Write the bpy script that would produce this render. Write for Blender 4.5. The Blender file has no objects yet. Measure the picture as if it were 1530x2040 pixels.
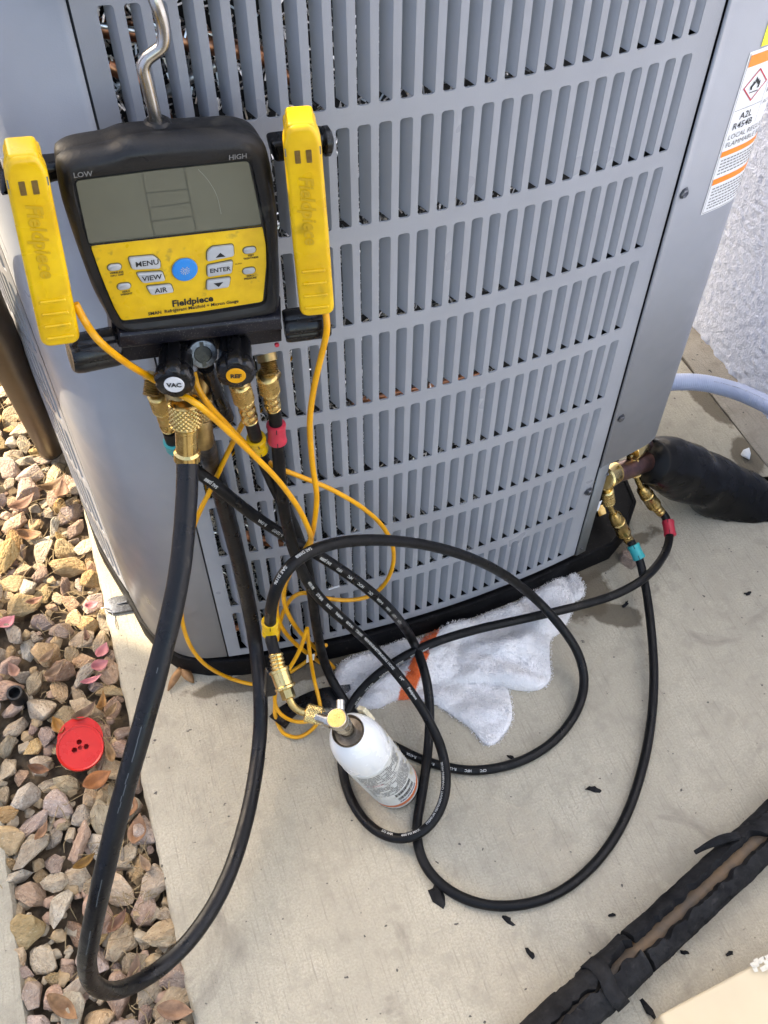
import bpy, bmesh, math, random
from math import sin, cos, pi, radians, sqrt
from mathutils import Vector, Matrix, noise

random.seed(7)
SC = bpy.context.scene
COL = SC.collection

# ------------------------------------------------------------------ camera
cd = bpy.data.cameras.new('camera'); cam = bpy.data.objects.new('camera', cd); COL.objects.link(cam)
cd.sensor_fit = 'VERTICAL'; cd.sensor_height = 24.0; cd.lens = 24.0*1921.33/2040.0
cd.clip_start = 0.02; cd.clip_end = 400
cam.matrix_world = Matrix(((0.94586, 0.25277, -0.20362, -0.30109), (-0.32456, 0.74469, -0.58318, -0.74256),
                           (0.00422, 0.61769, 0.78641, 1.34059), (0, 0, 0, 1)))
SC.camera = cam
# ------------------------------------------------------------------ sky, sun, exposure
SUN_DIR = Vector((-0.50, 0.45, 0.60)).normalized()      # from the scene towards the sun
SUN_EL = math.asin(SUN_DIR.z); SUN_AZ = math.atan2(SUN_DIR.x, SUN_DIR.y)
w = bpy.data.worlds.new('World'); SC.world = w; w.use_nodes = True
nt = w.node_tree
sky = nt.nodes.new('ShaderNodeTexSky'); sky.sky_type = 'NISHITA'; sky.sun_disc = False
sky.sun_elevation = SUN_EL; sky.sun_rotation = SUN_AZ; sky.air_density = 1.0; sky.dust_density = 2.5; sky.ozone_density = 0.8
bg = nt.nodes['Background']; bg.inputs[1].default_value = 0.15
nt.links.new(sky.outputs[0], bg.inputs[0])
sl = bpy.data.lights.new('sun', 'SUN'); sl.energy = 2.4; sl.angle = radians(0.6); sl.color = (1.0, 0.93, 0.82)
sun = bpy.data.objects.new('sun', sl); COL.objects.link(sun)
sun.rotation_euler = (-SUN_DIR).to_track_quat('-Z', 'Y').to_euler()
vs = SC.view_settings; vs.view_transform = 'Standard'; vs.look = 'None'; vs.gamma = 1; vs.use_curve_mapping = False
vs.exposure = 2.25
try:
    vs.use_white_balance = True; vs.white_balance_temperature = 8000; vs.white_balance_tint = 8
except Exception: pass
SC.render.engine = 'CYCLES'
SC.cycles.max_bounces = 6; SC.cycles.diffuse_bounces = 3; SC.cycles.glossy_bounces = 3

# ------------------------------------------------------------------ materials
def mat(name, col, rough=0.5, metal=0.0, var=0.0, vscale=30.0, bump=0.0, bscale=200.0, col2=None, vdetail=4, spec=0.5,
        coat=0.0, rand=0.0, speck=None, spscale=400, spw=0.03, coords='Object', hue=0.0, rvar=0.0, rscale=12.0):
    """col mixed towards col2 by noise; bump = height in metres of fine relief; rand = brightness spread per object"""
    m = bpy.data.materials.new(name); m.use_nodes = True
    n = m.node_tree.nodes; l = m.node_tree.links; b = n['Principled BSDF']
    b.inputs['Roughness'].default_value = rough; b.inputs['Metallic'].default_value = metal
    b.inputs['Specular IOR Level'].default_value = spec; b.inputs['Coat Weight'].default_value = coat
    b.inputs['Base Color'].default_value = (*col, 1)
    tc = n.new('ShaderNodeTexCoord'); src = tc.outputs[coords]
    cur = None
    if var or col2:
        t = n.new('ShaderNodeTexNoise'); t.inputs['Scale'].default_value = vscale; t.inputs['Detail'].default_value = vdetail
        t.inputs['Roughness'].default_value = 0.62
        l.new(src, t.inputs['Vector'])
        r = n.new('ShaderNodeValToRGB'); l.new(t.outputs['Fac'], r.inputs[0])
        c2 = col2 or tuple(c*(1-var) for c in col); c1 = col if col2 else tuple(min(1, c*(1+var)) for c in col)
        r.color_ramp.elements[0].position = 0.33; r.color_ramp.elements[1].position = 0.68
        r.color_ramp.elements[0].color = (*c2, 1); r.color_ramp.elements[1].color = (*c1, 1)
        cur = r.outputs[0]
    if speck:
        t = n.new('ShaderNodeTexNoise'); t.inputs['Scale'].default_value = spscale; t.inputs['Detail'].default_value = 3
        l.new(src, t.inputs['Vector'])
        r = n.new('ShaderNodeValToRGB'); l.new(t.outputs['Fac'], r.inputs[0])
        r.color_ramp.elements[0].position = 0.62; r.color_ramp.elements[1].position = 0.62+spw
        r.color_ramp.elements[0].color = (0, 0, 0, 1); r.color_ramp.elements[1].color = (1, 1, 1, 1)
        mx = n.new('ShaderNodeMix'); mx.data_type = 'RGBA'
        l.new(r.outputs[0], mx.inputs[0]); mx.inputs[7].default_value = (*speck, 1)
        if cur is None: mx.inputs[6].default_value = (*col, 1)
        else: l.new(cur, mx.inputs[6])
        cur = mx.outputs[2]
    if rand or hue:
        oi = n.new('ShaderNodeObjectInfo'); hs = n.new('ShaderNodeHueSaturation')
        mr = n.new('ShaderNodeMapRange'); mr.inputs[3].default_value = 1-rand; mr.inputs[4].default_value = 1+rand
        l.new(oi.outputs['Random'], mr.inputs[0]); l.new(mr.outputs[0], hs.inputs['Value'])
        if hue:
            m2 = n.new('ShaderNodeMath'); m2.operation = 'MULTIPLY'; m2.inputs[1].default_value = 7.31
            m3 = n.new('ShaderNodeMath'); m3.operation = 'FRACT'; m4 = n.new('ShaderNodeMapRange')
            l.new(oi.outputs['Random'], m2.inputs[0]); l.new(m2.outputs[0], m3.inputs[0]); l.new(m3.outputs[0], m4.inputs[0])
            m4.inputs[3].default_value = 0.5-hue; m4.inputs[4].default_value = 0.5+hue; l.new(m4.outputs[0], hs.inputs['Hue'])
            m5 = n.new('ShaderNodeMath'); m5.operation = 'MULTIPLY'; m5.inputs[1].default_value = 13.7
            m6 = n.new('ShaderNodeMath'); m6.operation = 'FRACT'; m7 = n.new('ShaderNodeMapRange')
            l.new(oi.outputs['Random'], m5.inputs[0]); l.new(m5.outputs[0], m6.inputs[0]); l.new(m6.outputs[0], m7.inputs[0])
            m7.inputs[3].default_value = 0.7; m7.inputs[4].default_value = 1.25; l.new(m7.outputs[0], hs.inputs['Saturation'])
        if cur is None: hs.inputs['Color'].default_value = (*col, 1)
        else: l.new(cur, hs.inputs['Color'])
        cur = hs.outputs[0]
    if cur is not None: l.new(cur, b.inputs['Base Color'])
    if rvar:      # uneven gloss: handled, dusty and rubbed patches
        t = n.new('ShaderNodeTexNoise'); t.inputs['Scale'].default_value = rscale; t.inputs['Detail'].default_value = 3; t.inputs['Roughness'].default_value = 0.6
        l.new(src, t.inputs['Vector']); r = n.new('ShaderNodeMapRange'); r.inputs[1].default_value = 0.32; r.inputs[2].default_value = 0.70
        r.inputs[3].default_value = max(0.05, rough-rvar); r.inputs[4].default_value = min(1, rough+rvar); l.new(t.outputs['Fac'], r.inputs[0]); l.new(r.outputs[0], b.inputs['Roughness'])
    if bump:
        t = n.new('ShaderNodeTexNoise'); t.inputs['Scale'].default_value = bscale; t.inputs['Detail'].default_value = 3
        l.new(src, t.inputs['Vector'])
        bp = n.new('ShaderNodeBump'); bp.inputs['Distance'].default_value = bump; bp.inputs['Strength'].default_value = 1.0
        l.new(t.outputs['Fac'], bp.inputs['Height']); l.new(bp.outputs[0], b.inputs['Normal'])
    return m

M = {}
M['grey_paint'] = mat('grey_paint', (0.30, 0.313, 0.340), 0.40, 0.0, var=0.07, vscale=5, bump=0.00012, bscale=900, spec=0.55, rvar=0.14, rscale=9, speck=(0.37, 0.375, 0.39), spscale=7, spw=0.35)
M['grey_fin'] = mat('grey_fin', (0.36, 0.38, 0.42), 0.45, 0.0, var=0.05, vscale=9, spec=0.5)
M['post_grey'] = mat('post_grey', (0.16, 0.17, 0.17), 0.45, 0.15, var=0.12, vscale=15)
M['base_black'] = mat('base_black', (0.006, 0.006, 0.007), 0.6, 0, var=0.3, vscale=25, speck=(0.03, 0.028, 0.026), spscale=170, spw=0.12, spec=0.12)
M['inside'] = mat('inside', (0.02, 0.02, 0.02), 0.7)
M['gap'] = mat('gap', (0.03, 0.03, 0.035), 0.6)
M['alu'] = mat('alu', (0.85, 0.87, 0.88), 0.34, 1.0, var=0.35, vscale=60)
M['copper'] = mat('copper', (0.62, 0.28, 0.15), 0.36, 1.0, var=0.3, vscale=40, col2=(0.30, 0.14, 0.09))
M['old_copper'] = mat('old_copper', (0.15, 0.095, 0.052), 0.6, 0.3, vscale=26, col2=(0.065, 0.052, 0.04))
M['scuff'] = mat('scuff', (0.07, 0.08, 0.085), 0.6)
M['dark_copper'] = mat('dark_copper', (0.24, 0.12, 0.10), 0.32, 0.9, vscale=50, col2=(0.06, 0.045, 0.05))
M['brass'] = mat('brass', (0.70, 0.50, 0.20), 0.30, 1.0, vscale=80, col2=(0.50, 0.34, 0.12), bump=0.0001, bscale=700, rvar=0.12, rscale=60)
M['brass_bright'] = mat('brass_bright', (0.82, 0.62, 0.27), 0.22, 1.0, vscale=60, col2=(0.66, 0.46, 0.18), rvar=0.1, rscale=60)
M['brass_dull'] = mat('brass_dull', (0.42, 0.30, 0.13), 0.36, 1.0, vscale=90, col2=(0.22, 0.15, 0.07))
M['chrome'] = mat('chrome', (0.66, 0.63, 0.57), 0.20, 1.0, vscale=60, col2=(0.42, 0.39, 0.34))
M['steel'] = mat('steel', (0.55, 0.53, 0.50), 0.27, 1.0, vscale=40, col2=(0.34, 0.32, 0.29))
M['neck_metal'] = mat('neck_metal', (0.30, 0.26, 0.21), 0.35, 0.9, vscale=70, col2=(0.12, 0.095, 0.075))
M['zinc'] = mat('zinc', (0.20, 0.22, 0.25), 0.35, 0.9, vscale=300, col2=(0.08, 0.08, 0.09))
M['boot'] = mat('boot', (0.015, 0.015, 0.016), 0.45, 0, vscale=22, col2=(0.009, 0.009, 0.010), bump=0.00025, bscale=500, speck=(0.11, 0.10, 0.082), spscale=32, spw=0.26, spec=0.30, rvar=0.2, rscale=25)
M['plastic_black'] = mat('plastic_black', (0.007, 0.007, 0.008), 0.28, 0, var=0.3, vscale=40, spec=0.4, rvar=0.15, rscale=50)
M['anodised'] = mat('anodised', (0.010, 0.010, 0.016), 0.32, 0.3, var=0.3, vscale=30, speck=(0.06, 0.06, 0.06), spscale=700, spw=0.03, spec=0.4)
M['lcd'] = mat('lcd', (0.115, 0.117, 0.085), 0.16, 0, vscale=7, col2=(0.098, 0.098, 0.072), spec=0.6, rvar=0.10, rscale=14)
M['lcd_line'] = mat('lcd_line', (0.075, 0.077, 0.058), 0.3)
M['scratch'] = mat('scratch', (0.30, 0.30, 0.26), 0.5)
M['yellow'] = mat('yellow', (0.78, 0.49, 0.016), 0.42, 0, vscale=55, col2=(0.66, 0.39, 0.012), speck=(0.22, 0.15, 0.03), spscale=70, spw=0.16, bump=0.00005, bscale=900, rvar=0.15, rscale=30)
M['yellow_clamp'] = mat('yellow_clamp', (0.80, 0.50, 0.012), 0.33, 0, vscale=28, col2=(0.66, 0.37, 0.008), speck=(0.33, 0.20, 0.012), spscale=42, spw=0.22, rvar=0.15, rscale=22)
M['yellow_deep'] = mat('yellow_deep', (0.56, 0.33, 0.01), 0.5)
M['cable'] = mat('cable', (0.86, 0.40, 0.008), 0.34, 0, vscale=45, col2=(0.70, 0.30, 0.006))
M['print_white'] = mat('print_white', (0.42, 0.42, 0.40), 0.6)
M['print_black'] = mat('print_black', (0.012, 0.012, 0.013), 0.6)
M['print_grey'] = mat('print_grey', (0.16, 0.16, 0.16), 0.6)
M['print_blue'] = mat('print_blue', (0.02, 0.03, 0.14), 0.6)
M['button'] = mat('button', (0.42, 0.43, 0.44), 0.42, var=0.06, vscale=60)
M['button_rim'] = mat('button_rim', (0.13, 0.11, 0.04), 0.6)
M['blue'] = mat('blue', (0.004, 0.22, 0.62), 0.35)
M['white_disc'] = mat('white_disc', (0.62, 0.62, 0.62), 0.45)
M['hose'] = mat('hose', (0.006, 0.006, 0.0065), 0.45, 0, vscale=35, col2=(0.004, 0.004, 0.0045), bump=0.00012, bscale=450, speck=(0.024, 0.022, 0.02), spscale=110, spw=0.18, spec=0.22, rvar=0.2, rscale=40)
M['vac_hose'] = mat('vac_hose', (0.006, 0.006, 0.0075), 0.36, 0, vscale=30, col2=(0.004, 0.004, 0.005), bump=0.0003, bscale=260, speck=(0.03, 0.028, 0.025), spscale=95, spw=0.2, spec=0.30, rvar=0.16, rscale=30)
M['red_collar'] = mat('red_collar', (0.52, 0.030, 0.055), 0.42, var=0.12, vscale=60)
M['teal'] = mat('teal', (0.004, 0.30, 0.31), 0.4, var=0.12, vscale=60)
M['red'] = mat('red', (0.66, 0.020, 0.014), 0.33, var=0.07, vscale=30, rvar=0.12, rscale=40)
M['can_white'] = mat('can_white', (0.80, 0.82, 0.83), 0.22, 0, var=0.03, vscale=14, coat=0.3, rvar=0.12, rscale=20)
M['can_label'] = mat('can_label', (0.66, 0.67, 0.65), 0.4, 0, vscale=22, col2=(0.57, 0.57, 0.53), speck=(0.42, 0.37, 0.26), spscale=34, spw=0.1)
M['can_orange'] = mat('can_orange', (0.62, 0.13, 0.025), 0.45, var=0.15, vscale=80)
M['paper_tear'] = mat('paper_tear', (0.62, 0.56, 0.40), 0.8, var=0.2, vscale=120)
M['leaf'] = mat('leaf', (0.30, 0.14, 0.05), 0.65, 0, vscale=70, col2=(0.15, 0.065, 0.022), rand=0.28, hue=0.018)
M['petal'] = mat('petal', (0.55, 0.22, 0.22), 0.6, 0, vscale=60, col2=(0.45, 0.14, 0.16), rand=0.2)
M['foam_black'] = mat('foam_black', (0.026, 0.026, 0.027), 0.92, 0, vscale=30, col2=(0.010, 0.010, 0.011), bump=0.0015, bscale=140, speck=(0.045, 0.043, 0.041), spscale=90, spw=0.2, spec=0.12)
M['wrap_black'] = mat('wrap_black', (0.004, 0.004, 0.005), 0.27, 0, vscale=16, col2=(0.007, 0.0068, 0.0065), bump=0.0006, bscale=45, speck=(0.06, 0.05, 0.035), spscale=15, spw=0.05, spec=0.16, rvar=0.16, rscale=14)
M['pole'] = mat('pole', (0.060, 0.035, 0.016), 0.38, 0.2, var=0.25, vscale=18)
M['conduit'] = mat('conduit', (0.42, 0.47, 0.62), 0.42, var=0.05, vscale=20)
M['card'] = mat('card', (0.60, 0.50, 0.34), 0.75, var=0.05, vscale=8, bump=0.0002, bscale=60)
M['card_edge'] = mat('card_edge', (0.70, 0.66, 0.56), 0.9, var=0.12, vscale=90, bump=0.001, bscale=120)
M['sticker'] = mat('sticker', (0.78, 0.79, 0.80), 0.35)
M['sticker_orange'] = mat('sticker_orange', (0.90, 0.26, 0.02), 0.4)
M['sticker_yellow'] = mat('sticker_yellow', (0.90, 0.85, 0.03), 0.4)
M['soil'] = mat('soil', (0.19, 0.14, 0.09), 0.95, 0, vscale=60, col2=(0.08, 0.055, 0.035), bump=0.006, bscale=60)
M['straw'] = mat('straw', (0.34, 0.25, 0.13), 0.8, 0, vscale=12, col2=(0.16, 0.11, 0.055))
M['stone_a'] = mat('stone_a', (0.52, 0.385, 0.235), 0.92, 0, vscale=1.6, vdetail=8, col2=(0.34, 0.235, 0.13), bump=0.0045, bscale=5.5, rand=0.25, hue=0.008, speck=(0.6, 0.48, 0.33), spscale=9, spw=0.10, spec=0.15)
M['stone_a_fine'] = mat('stone_a_fine', (0.52, 0.385, 0.235), 0.92, 0, vscale=45, col2=(0.34, 0.235, 0.13), bump=0.002, bscale=260, spec=0.15)
M['stone_b'] = mat('stone_b', (0.48, 0.345, 0.26), 0.92, 0, vscale=1.6, vdetail=8, col2=(0.31, 0.205, 0.15), bump=0.0045, bscale=5.5, rand=0.25, hue=0.008, speck=(0.58, 0.47, 0.38), spscale=9, spw=0.10, spec=0.15)
M['stone_b_fine'] = mat('stone_b_fine', (0.48, 0.345, 0.26), 0.92, 0, vscale=45, col2=(0.31, 0.205, 0.15), bump=0.002, bscale=260, spec=0.15)
M['stone_c'] = mat('stone_c', (0.50, 0.42, 0.305), 0.92, 0, vscale=1.6, vdetail=8, col2=(0.31, 0.24, 0.165), bump=0.0045, bscale=5.5, rand=0.25, hue=0.008, speck=(0.15, 0.11, 0.08), spscale=9, spw=0.10, spec=0.15)
M['stone_c_fine'] = mat('stone_c_fine', (0.50, 0.42, 0.305), 0.92, 0, vscale=45, col2=(0.31, 0.24, 0.165), bump=0.002, bscale=260, spec=0.15)
M['rust_strip'] = mat('rust_strip', (0.19, 0.19, 0.17), 0.6)

def concrete(name, base, dark, stain, wet=()):
    m = bpy.data.materials.new(name); m.use_nodes = True
    n = m.node_tree.nodes; l = m.node_tree.links; b = n['Principled BSDF']; b.inputs['Roughness'].default_value = 0.9
    b.inputs['Specular IOR Level'].default_value = 0.25
    tc = n.new('ShaderNodeTexCoord')
    def noise_ramp(scale, detail, lo, hi, vec=None, rough=0.6, dist=0.0):
        t = n.new('ShaderNodeTexNoise'); t.inputs['Scale'].default_value = scale; t.inputs['Detail'].default_value = detail
        t.inputs['Roughness'].default_value = rough; t.inputs['Distortion'].default_value = dist
        l.new(vec or tc.outputs['Object'], t.inputs['Vector'])
        r = n.new('ShaderNodeMapRange'); r.inputs[1].default_value = lo; r.inputs[2].default_value = hi
        l.new(t.outputs['Fac'], r.inputs[0]); return r.outputs[0]
    def mix(f, a, c):
        x = n.new('ShaderNodeMix'); x.data_type = 'RGBA'
        if isinstance(f, float): x.inputs[0].default_value = f
        else: l.new(f, x.inputs[0])
        for i, s in ((6, a), (7, c)):
            if isinstance(s, tuple): x.inputs[i].default_value = (*s, 1)
            else: l.new(s, x.inputs[i])
        return x.outputs[2]
    big = noise_ramp(5.5, 6, 0.36, 0.64, rough=0.68)
    c = mix(big, base, dark)
    mid = noise_ramp(28, 5, 0.50, 0.80, rough=0.7)
    c = mix(mid, c, tuple(x*0.72 for x in dark))
    pale = noise_ramp(11, 5, 0.58, 0.78, rough=0.7); c = mix(pale, c, tuple(min(1, x*1.16) for x in base))
    fine = noise_ramp(330, 2, 0.35, 0.75)
    c = mix(fine, c, tuple(x*0.70 for x in base))
    pit = noise_ramp(75, 2, 0.70, 0.735)
    c = mix(pit, c, stain)
    st = noise_ramp(6, 6, 0.61, 0.74, dist=1.2)
    c = mix(st, c, tuple(x*0.55+y*0.45 for x, y in zip(dark, stain)))
    # broom-finish streaks run along one direction
    mp = n.new('ShaderNodeMapping'); mp.inputs['Rotation'].default_value = (0, 0, 0.5); mp.inputs['Scale'].default_value = (380, 14, 1)
    l.new(tc.outputs['Object'], mp.inputs[0])
    br = noise_ramp(1.0, 3, 0.55, 0.85, vec=mp.outputs[0])
    c = mix(br, c, tuple(x*0.72 for x in dark))
    for (wx, wy, rx, ry, rot) in wet:      # damp patches with soft uneven borders
        mp = n.new('ShaderNodeMapping'); mp.vector_type = 'TEXTURE'; mp.inputs['Location'].default_value = (wx, wy, 0); mp.inputs['Rotation'].default_value = (0, 0, rot); mp.inputs['Scale'].default_value = (rx, ry, 1)
        l.new(tc.outputs['Object'], mp.inputs[0]); ln = n.new('ShaderNodeVectorMath'); ln.operation = 'LENGTH'; l.new(mp.outputs[0], ln.inputs[0])
        wn = noise_ramp(38, 5, 0.0, 1.0); ad = n.new('ShaderNodeMath'); ad.operation = 'MULTIPLY_ADD'; ad.inputs[1].default_value = 0.9; l.new(wn, ad.inputs[0]); l.new(ln.outputs['Value'], ad.inputs[2])
        mr = n.new('ShaderNodeMapRange'); mr.inputs[1].default_value = 1.52; mr.inputs[2].default_value = 1.34; mr.inputs[3].default_value = 0; mr.inputs[4].default_value = 0.85; l.new(ad.outputs[0], mr.inputs[0])
        c = mix(mr.outputs[0], c, (0.13, 0.105, 0.072))
    l.new(c, b.inputs['Base Color'])
    h = n.new('ShaderNodeMath'); h.operation = 'ADD'; l.new(fine, h.inputs[0]); l.new(pit, h.inputs[1])
    h2 = n.new('ShaderNodeMath'); h2.operation = 'ADD'; l.new(h.outputs[0], h2.inputs[0]); l.new(br, h2.inputs[1])
    bp = n.new('ShaderNodeBump'); bp.inputs['Distance'].default_value = -0.0007; l.new(h2.outputs[0], bp.inputs['Height']); l.new(bp.outputs[0], b.inputs['Normal'])
    return m
M['concrete'] = concrete('concrete', (0.53, 0.478, 0.372), (0.395, 0.352, 0.275), (0.10, 0.09, 0.08), ((0.303,-0.023,0.055,0.040,0.6),(0.334,-0.072,0.050,0.022,-0.5),(0.735,0.30,0.024,0.07,0.2),(0.728,0.16,0.03,0.05,-0.3),(0.30,0.015,0.20,0.020,0.25),(-0.20,-0.005,0.16,0.018,-0.1)))
M['concrete_old'] = concrete('concrete_old', (0.40, 0.36, 0.30), (0.27, 0.235, 0.19), (0.07, 0.065, 0.06))
#M['stain_wet'] = mat('stain_wet', (0.19, 0.155, 0.11), 0.5, 0, vscale=60, col2=(0.13, 0.105, 0.072))
M['stucco'] = mat('stucco', (0.66, 0.73, 0.92), 0.85, 0, vscale=3, col2=(0.60, 0.67, 0.86), bump=0.0022, bscale=230)

def towel_mat():
    m = mat('towel', (0.90, 0.885, 0.89), 0.95, 0, vscale=30, col2=(0.82, 0.80, 0.79), bump=0.0025, bscale=330)
    n = m.node_tree.nodes; l = m.node_tree.links; b = n['Principled BSDF']
    b.inputs['Sheen Weight'].default_value = 0.3
    src = b.inputs['Base Color'].links[0].from_socket
    at = n.new('ShaderNodeAttribute'); at.attribute_name = 'stripe'
    mx = n.new('ShaderNodeMix'); mx.data_type = 'RGBA'; l.new(at.outputs['Fac'], mx.inputs[0]); l.new(src, mx.inputs[6])
    mx.inputs[7].default_value = (0.85, 0.16, 0.035, 1); l.new(mx.outputs[2], b.inputs['Base Color'])
    return m
M['towel'] = towel_mat()

# ------------------------------------------------------------------ mesh helpers
def mk(name, verts, faces, m, parent=None, smooth=False, mi=None):
    me = bpy.data.meshes.new(name); me.from_pydata([tuple(v) for v in verts], [], faces); me.update()
    for x in (m if isinstance(m, (list, tuple)) else [m]): me.materials.append(M[x] if isinstance(x, str) else x)
    if mi: me.polygons.foreach_set('material_index', mi)
    if smooth is True: me.polygons.foreach_set('use_smooth', [True]*len(me.polygons))
    elif smooth:
        me.polygons.foreach_set('use_smooth', [True]*len(me.polygons)); me.set_sharp_from_angle(angle=radians(smooth))
    o = bpy.data.objects.new(name, me); COL.objects.link(o)
    if parent: adopt(o, parent)
    return o
def adopt(o, parent):
    o.parent = parent
    o.matrix_parent_inverse = Matrix.Translation(-parent.location) if parent.parent is None else Matrix.Identity(4)
def thing(name, label, cat, loc, group=None):
    o = bpy.data.objects.new(name, None); COL.objects.link(o); o.location = loc; o.empty_display_size = 0.02
    o['label'] = label; o['category'] = cat
    if group: o['group'] = group
    return o
def tag(o, label=None, cat=None, group=None, kind=None):
    for k, v in (('label', label), ('category', cat), ('group', group), ('kind', kind)):
        if v: o[k] = v
    return o
class G:
    """collects verts / faces of one mesh"""
    def __init__(s): s.v = []; s.f = []
    def add(s, v, f):
        b = len(s.v); s.v += [Vector(x) for x in v]; s.f += [tuple(i+b for i in q) for q in f]; return s
    def build(s, name, m, parent=None, smooth=False): return mk(name, s.v, s.f, m, parent, smooth)
def frame(axis, up=(0, 0, 1)):
    a = Vector(axis).normalized(); u = Vector(up)
    if abs(a.dot(u)) > 0.98: u = Vector((1, 0, 0))
    x = u.cross(a).normalized(); return x, a.cross(x).normalized(), a
def spline(pts, n=6):
    P = [Vector(p) for p in pts]; out = []
    if len(P) == 2: return [P[0].lerp(P[1], i/n) for i in range(n+1)]
    for i in range(len(P)-1):
        a = P[i-1] if i else P[0]*2-P[1]; b, c = P[i], P[i+1]; d = P[i+2] if i+2 < len(P) else P[-1]*2-P[-2]
        for k in range(n):
            t = k/n
            # centripetal-ish Catmull-Rom
            out.append(0.5*((2*b)+(c-a)*t+(2*a-5*b+4*c-d)*t*t+(3*b-a-3*c+d)*t**3))
    out.append(P[-1]); return out
def smooth_path(p, it=4):
    p = [Vector(x) for x in p]
    for _ in range(it): p = [p[0]]+[(p[i-1]+2*p[i]+p[i+1])/4 for i in range(1, len(p)-1)]+[p[-1]]
    return p
def rmf(path):
    """rotation-minimising frames along a path"""
    T = [(path[min(i+1, len(path)-1)]-path[max(i-1, 0)]).normalized() for i in range(len(path))]
    x, y, _ = frame(T[0]); F = [(x, y, T[0])]
    for i in range(1, len(path)):
        x = F[-1][0]-T[i]*F[-1][0].dot(T[i]); x.normalize(); F.append((x, T[i].cross(x), T[i]))
    return F
def tube_geo(path, r, seg=12, caps=True, wob=0.0):
    F = rmf(path); v = []; f = []; n = len(path)
    for i, p in enumerate(path):
        rr = r(i/(n-1)) if callable(r) else r
        for k in range(seg):
            a = 2*pi*k/seg; d = F[i][0]*cos(a)+F[i][1]*sin(a)
            q = rr*(1+wob*noise.noise((p+d*rr)*35)) if wob else rr
            v.append(p+d*q)
    for i in range(n-1):
        for k in range(seg):
            k2 = (k+1) % seg; f.append((i*seg+k, i*seg+k2, (i+1)*seg+k2, (i+1)*seg+k))
    if caps: f.append(tuple(range(seg-1, -1, -1))); f.append(tuple((n-1)*seg+k for k in range(seg)))
    return v, f
def tube(name, pts, r, m, parent=None, seg=12, n=6, sm=3, caps=True, wob=0.0):
    path = smooth_path(spline(pts, n), sm)
    v, f = tube_geo(path, r, seg, caps, wob); o = mk(name, v, f, m, parent, 60); return o, path
def lathe_geo(prof, base, axis, seg=20, knurl=None, cap=True):
    """prof: (radius, height) along axis; knurl=(h0,h1,depth,count) makes crossed ridges between h0 and h1"""
    x, y, a = frame(axis); base = Vector(base); v = []; f = []
    P = []
    for i, (r, h) in enumerate(prof):
        P.append((r, h, False))
    if knurl:
        h0, h1, dep, cnt = knurl; rk = max(r for r, h in prof); seg = cnt*6
        P = [q for q in P if q[1] <= h0]+[(rk, h0+(h1-h0)*i/36, True) for i in range(37)]+[q for q in P if q[1] >= h1]
    for (r, h, k) in P:
        for j in range(seg):
            t = 2*pi*j/seg; rr = r
            if k:
                u = t*cnt/(2*pi); w = (h-knurl[0])/(2*pi*r)*cnt
                rr = r-knurl[2]*(1-min(1, 2.6*min(abs(((u+w) % 1)-0.5), abs(((u-w) % 1)-0.5))))
            v.append(base+a*h+(x*cos(t)+y*sin(t))*rr)
    for i in range(len(P)-1):
        for j in range(seg):
            j2 = (j+1) % seg; f.append((i*seg+j, i*seg+j2, (i+1)*seg+j2, (i+1)*seg+j))
    if cap: f.append(tuple(range(seg-1, -1, -1))); f.append(tuple((len(P)-1)*seg+k for k in range(seg)))
    return v, f
def lathe(name, prof, base, axis, m, parent=None, seg=20, knurl=None, ang=35):
    v, f = lathe_geo(prof, base, axis, seg, knurl); return mk(name, v, f, m, parent, ang)
def rrect(w, h, r, n=5, cx=0, cy=0):
    r = min(r, w/2-1e-5, h/2-1e-5); out = []
    for (sx, sy, a0) in ((1, 1, 0), (-1, 1, pi/2), (-1, -1, pi), (1, -1, 3*pi/2)):
        for k in range(n+1):
            a = a0+pi/2*k/n; out.append((cx+sx*(w/2-r)+r*cos(a), cy+sy*(h/2-r)+r*sin(a)))
    return out
def roundpoly(poly, r, n=4):
    """round the corners of a 2-D polygon"""
    out = []; N = len(poly)
    for i in range(N):
        p, a, b = Vector(poly[i]), Vector(poly[i-1]), Vector(poly[(i+1) % N])
        u = (a-p); w = (b-p); d = min(r, u.length*0.45, w.length*0.45); s = p+u.normalized()*d; e = p+w.normalized()*d
        for k in range(n+1):
            t = k/n; q = s*(1-t)**2+p*2*t*(1-t)+e*t*t; out.append((q.x, q.y))
    return out
def inset(poly, d):
    out = []; N = len(poly)
    area = sum(poly[i-1][0]*poly[i][1]-poly[i][0]*poly[i-1][1] for i in range(N)); s = 1 if area > 0 else -1
    for i in range(N):
        a, p, b = Vector(poly[i-1]), Vector(poly[i]), Vector(poly[(i+1) % N])
        t = (b-a)
        if t.length < 1e-9: out.append((p.x, p.y)); continue
        t.normalize(); nrm = Vector((-t.y, t.x))*s; q = p+nrm*d; out.append((q.x, q.y))
    return out
def slab_geo(poly, O, U, V, W, w0, w1, bev=0.0, steps=3, back=True):
    """poly in (u,v) extruded from w0 to w1 along W with a rounded front edge"""
    O, U, V, W = (Vector(q) for q in (O, U, V, W)); rings = [(poly, w0)]
    if bev:
        for k in range(steps+1):
            a = pi/2*k/steps; rings.append((inset(poly, bev*(1-cos(a))), w1-bev+bev*sin(a)))
    else: rings.append((poly, w1))
    v = []; f = []; N = len(poly)
    for pl, wv in rings:
        for (a, b) in pl: v.append(O+U*a+V*b+W*wv)
    for i in range(len(rings)-1):
        for k in range(N):
            k2 = (k+1) % N; f.append((i*N+k, i*N+k2, (i+1)*N+k2, (i+1)*N+k))
    f.append(tuple((len(rings)-1)*N+k for k in range(N)))
    if back: f.append(tuple(range(N-1, -1, -1)))
    return v, f
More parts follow.
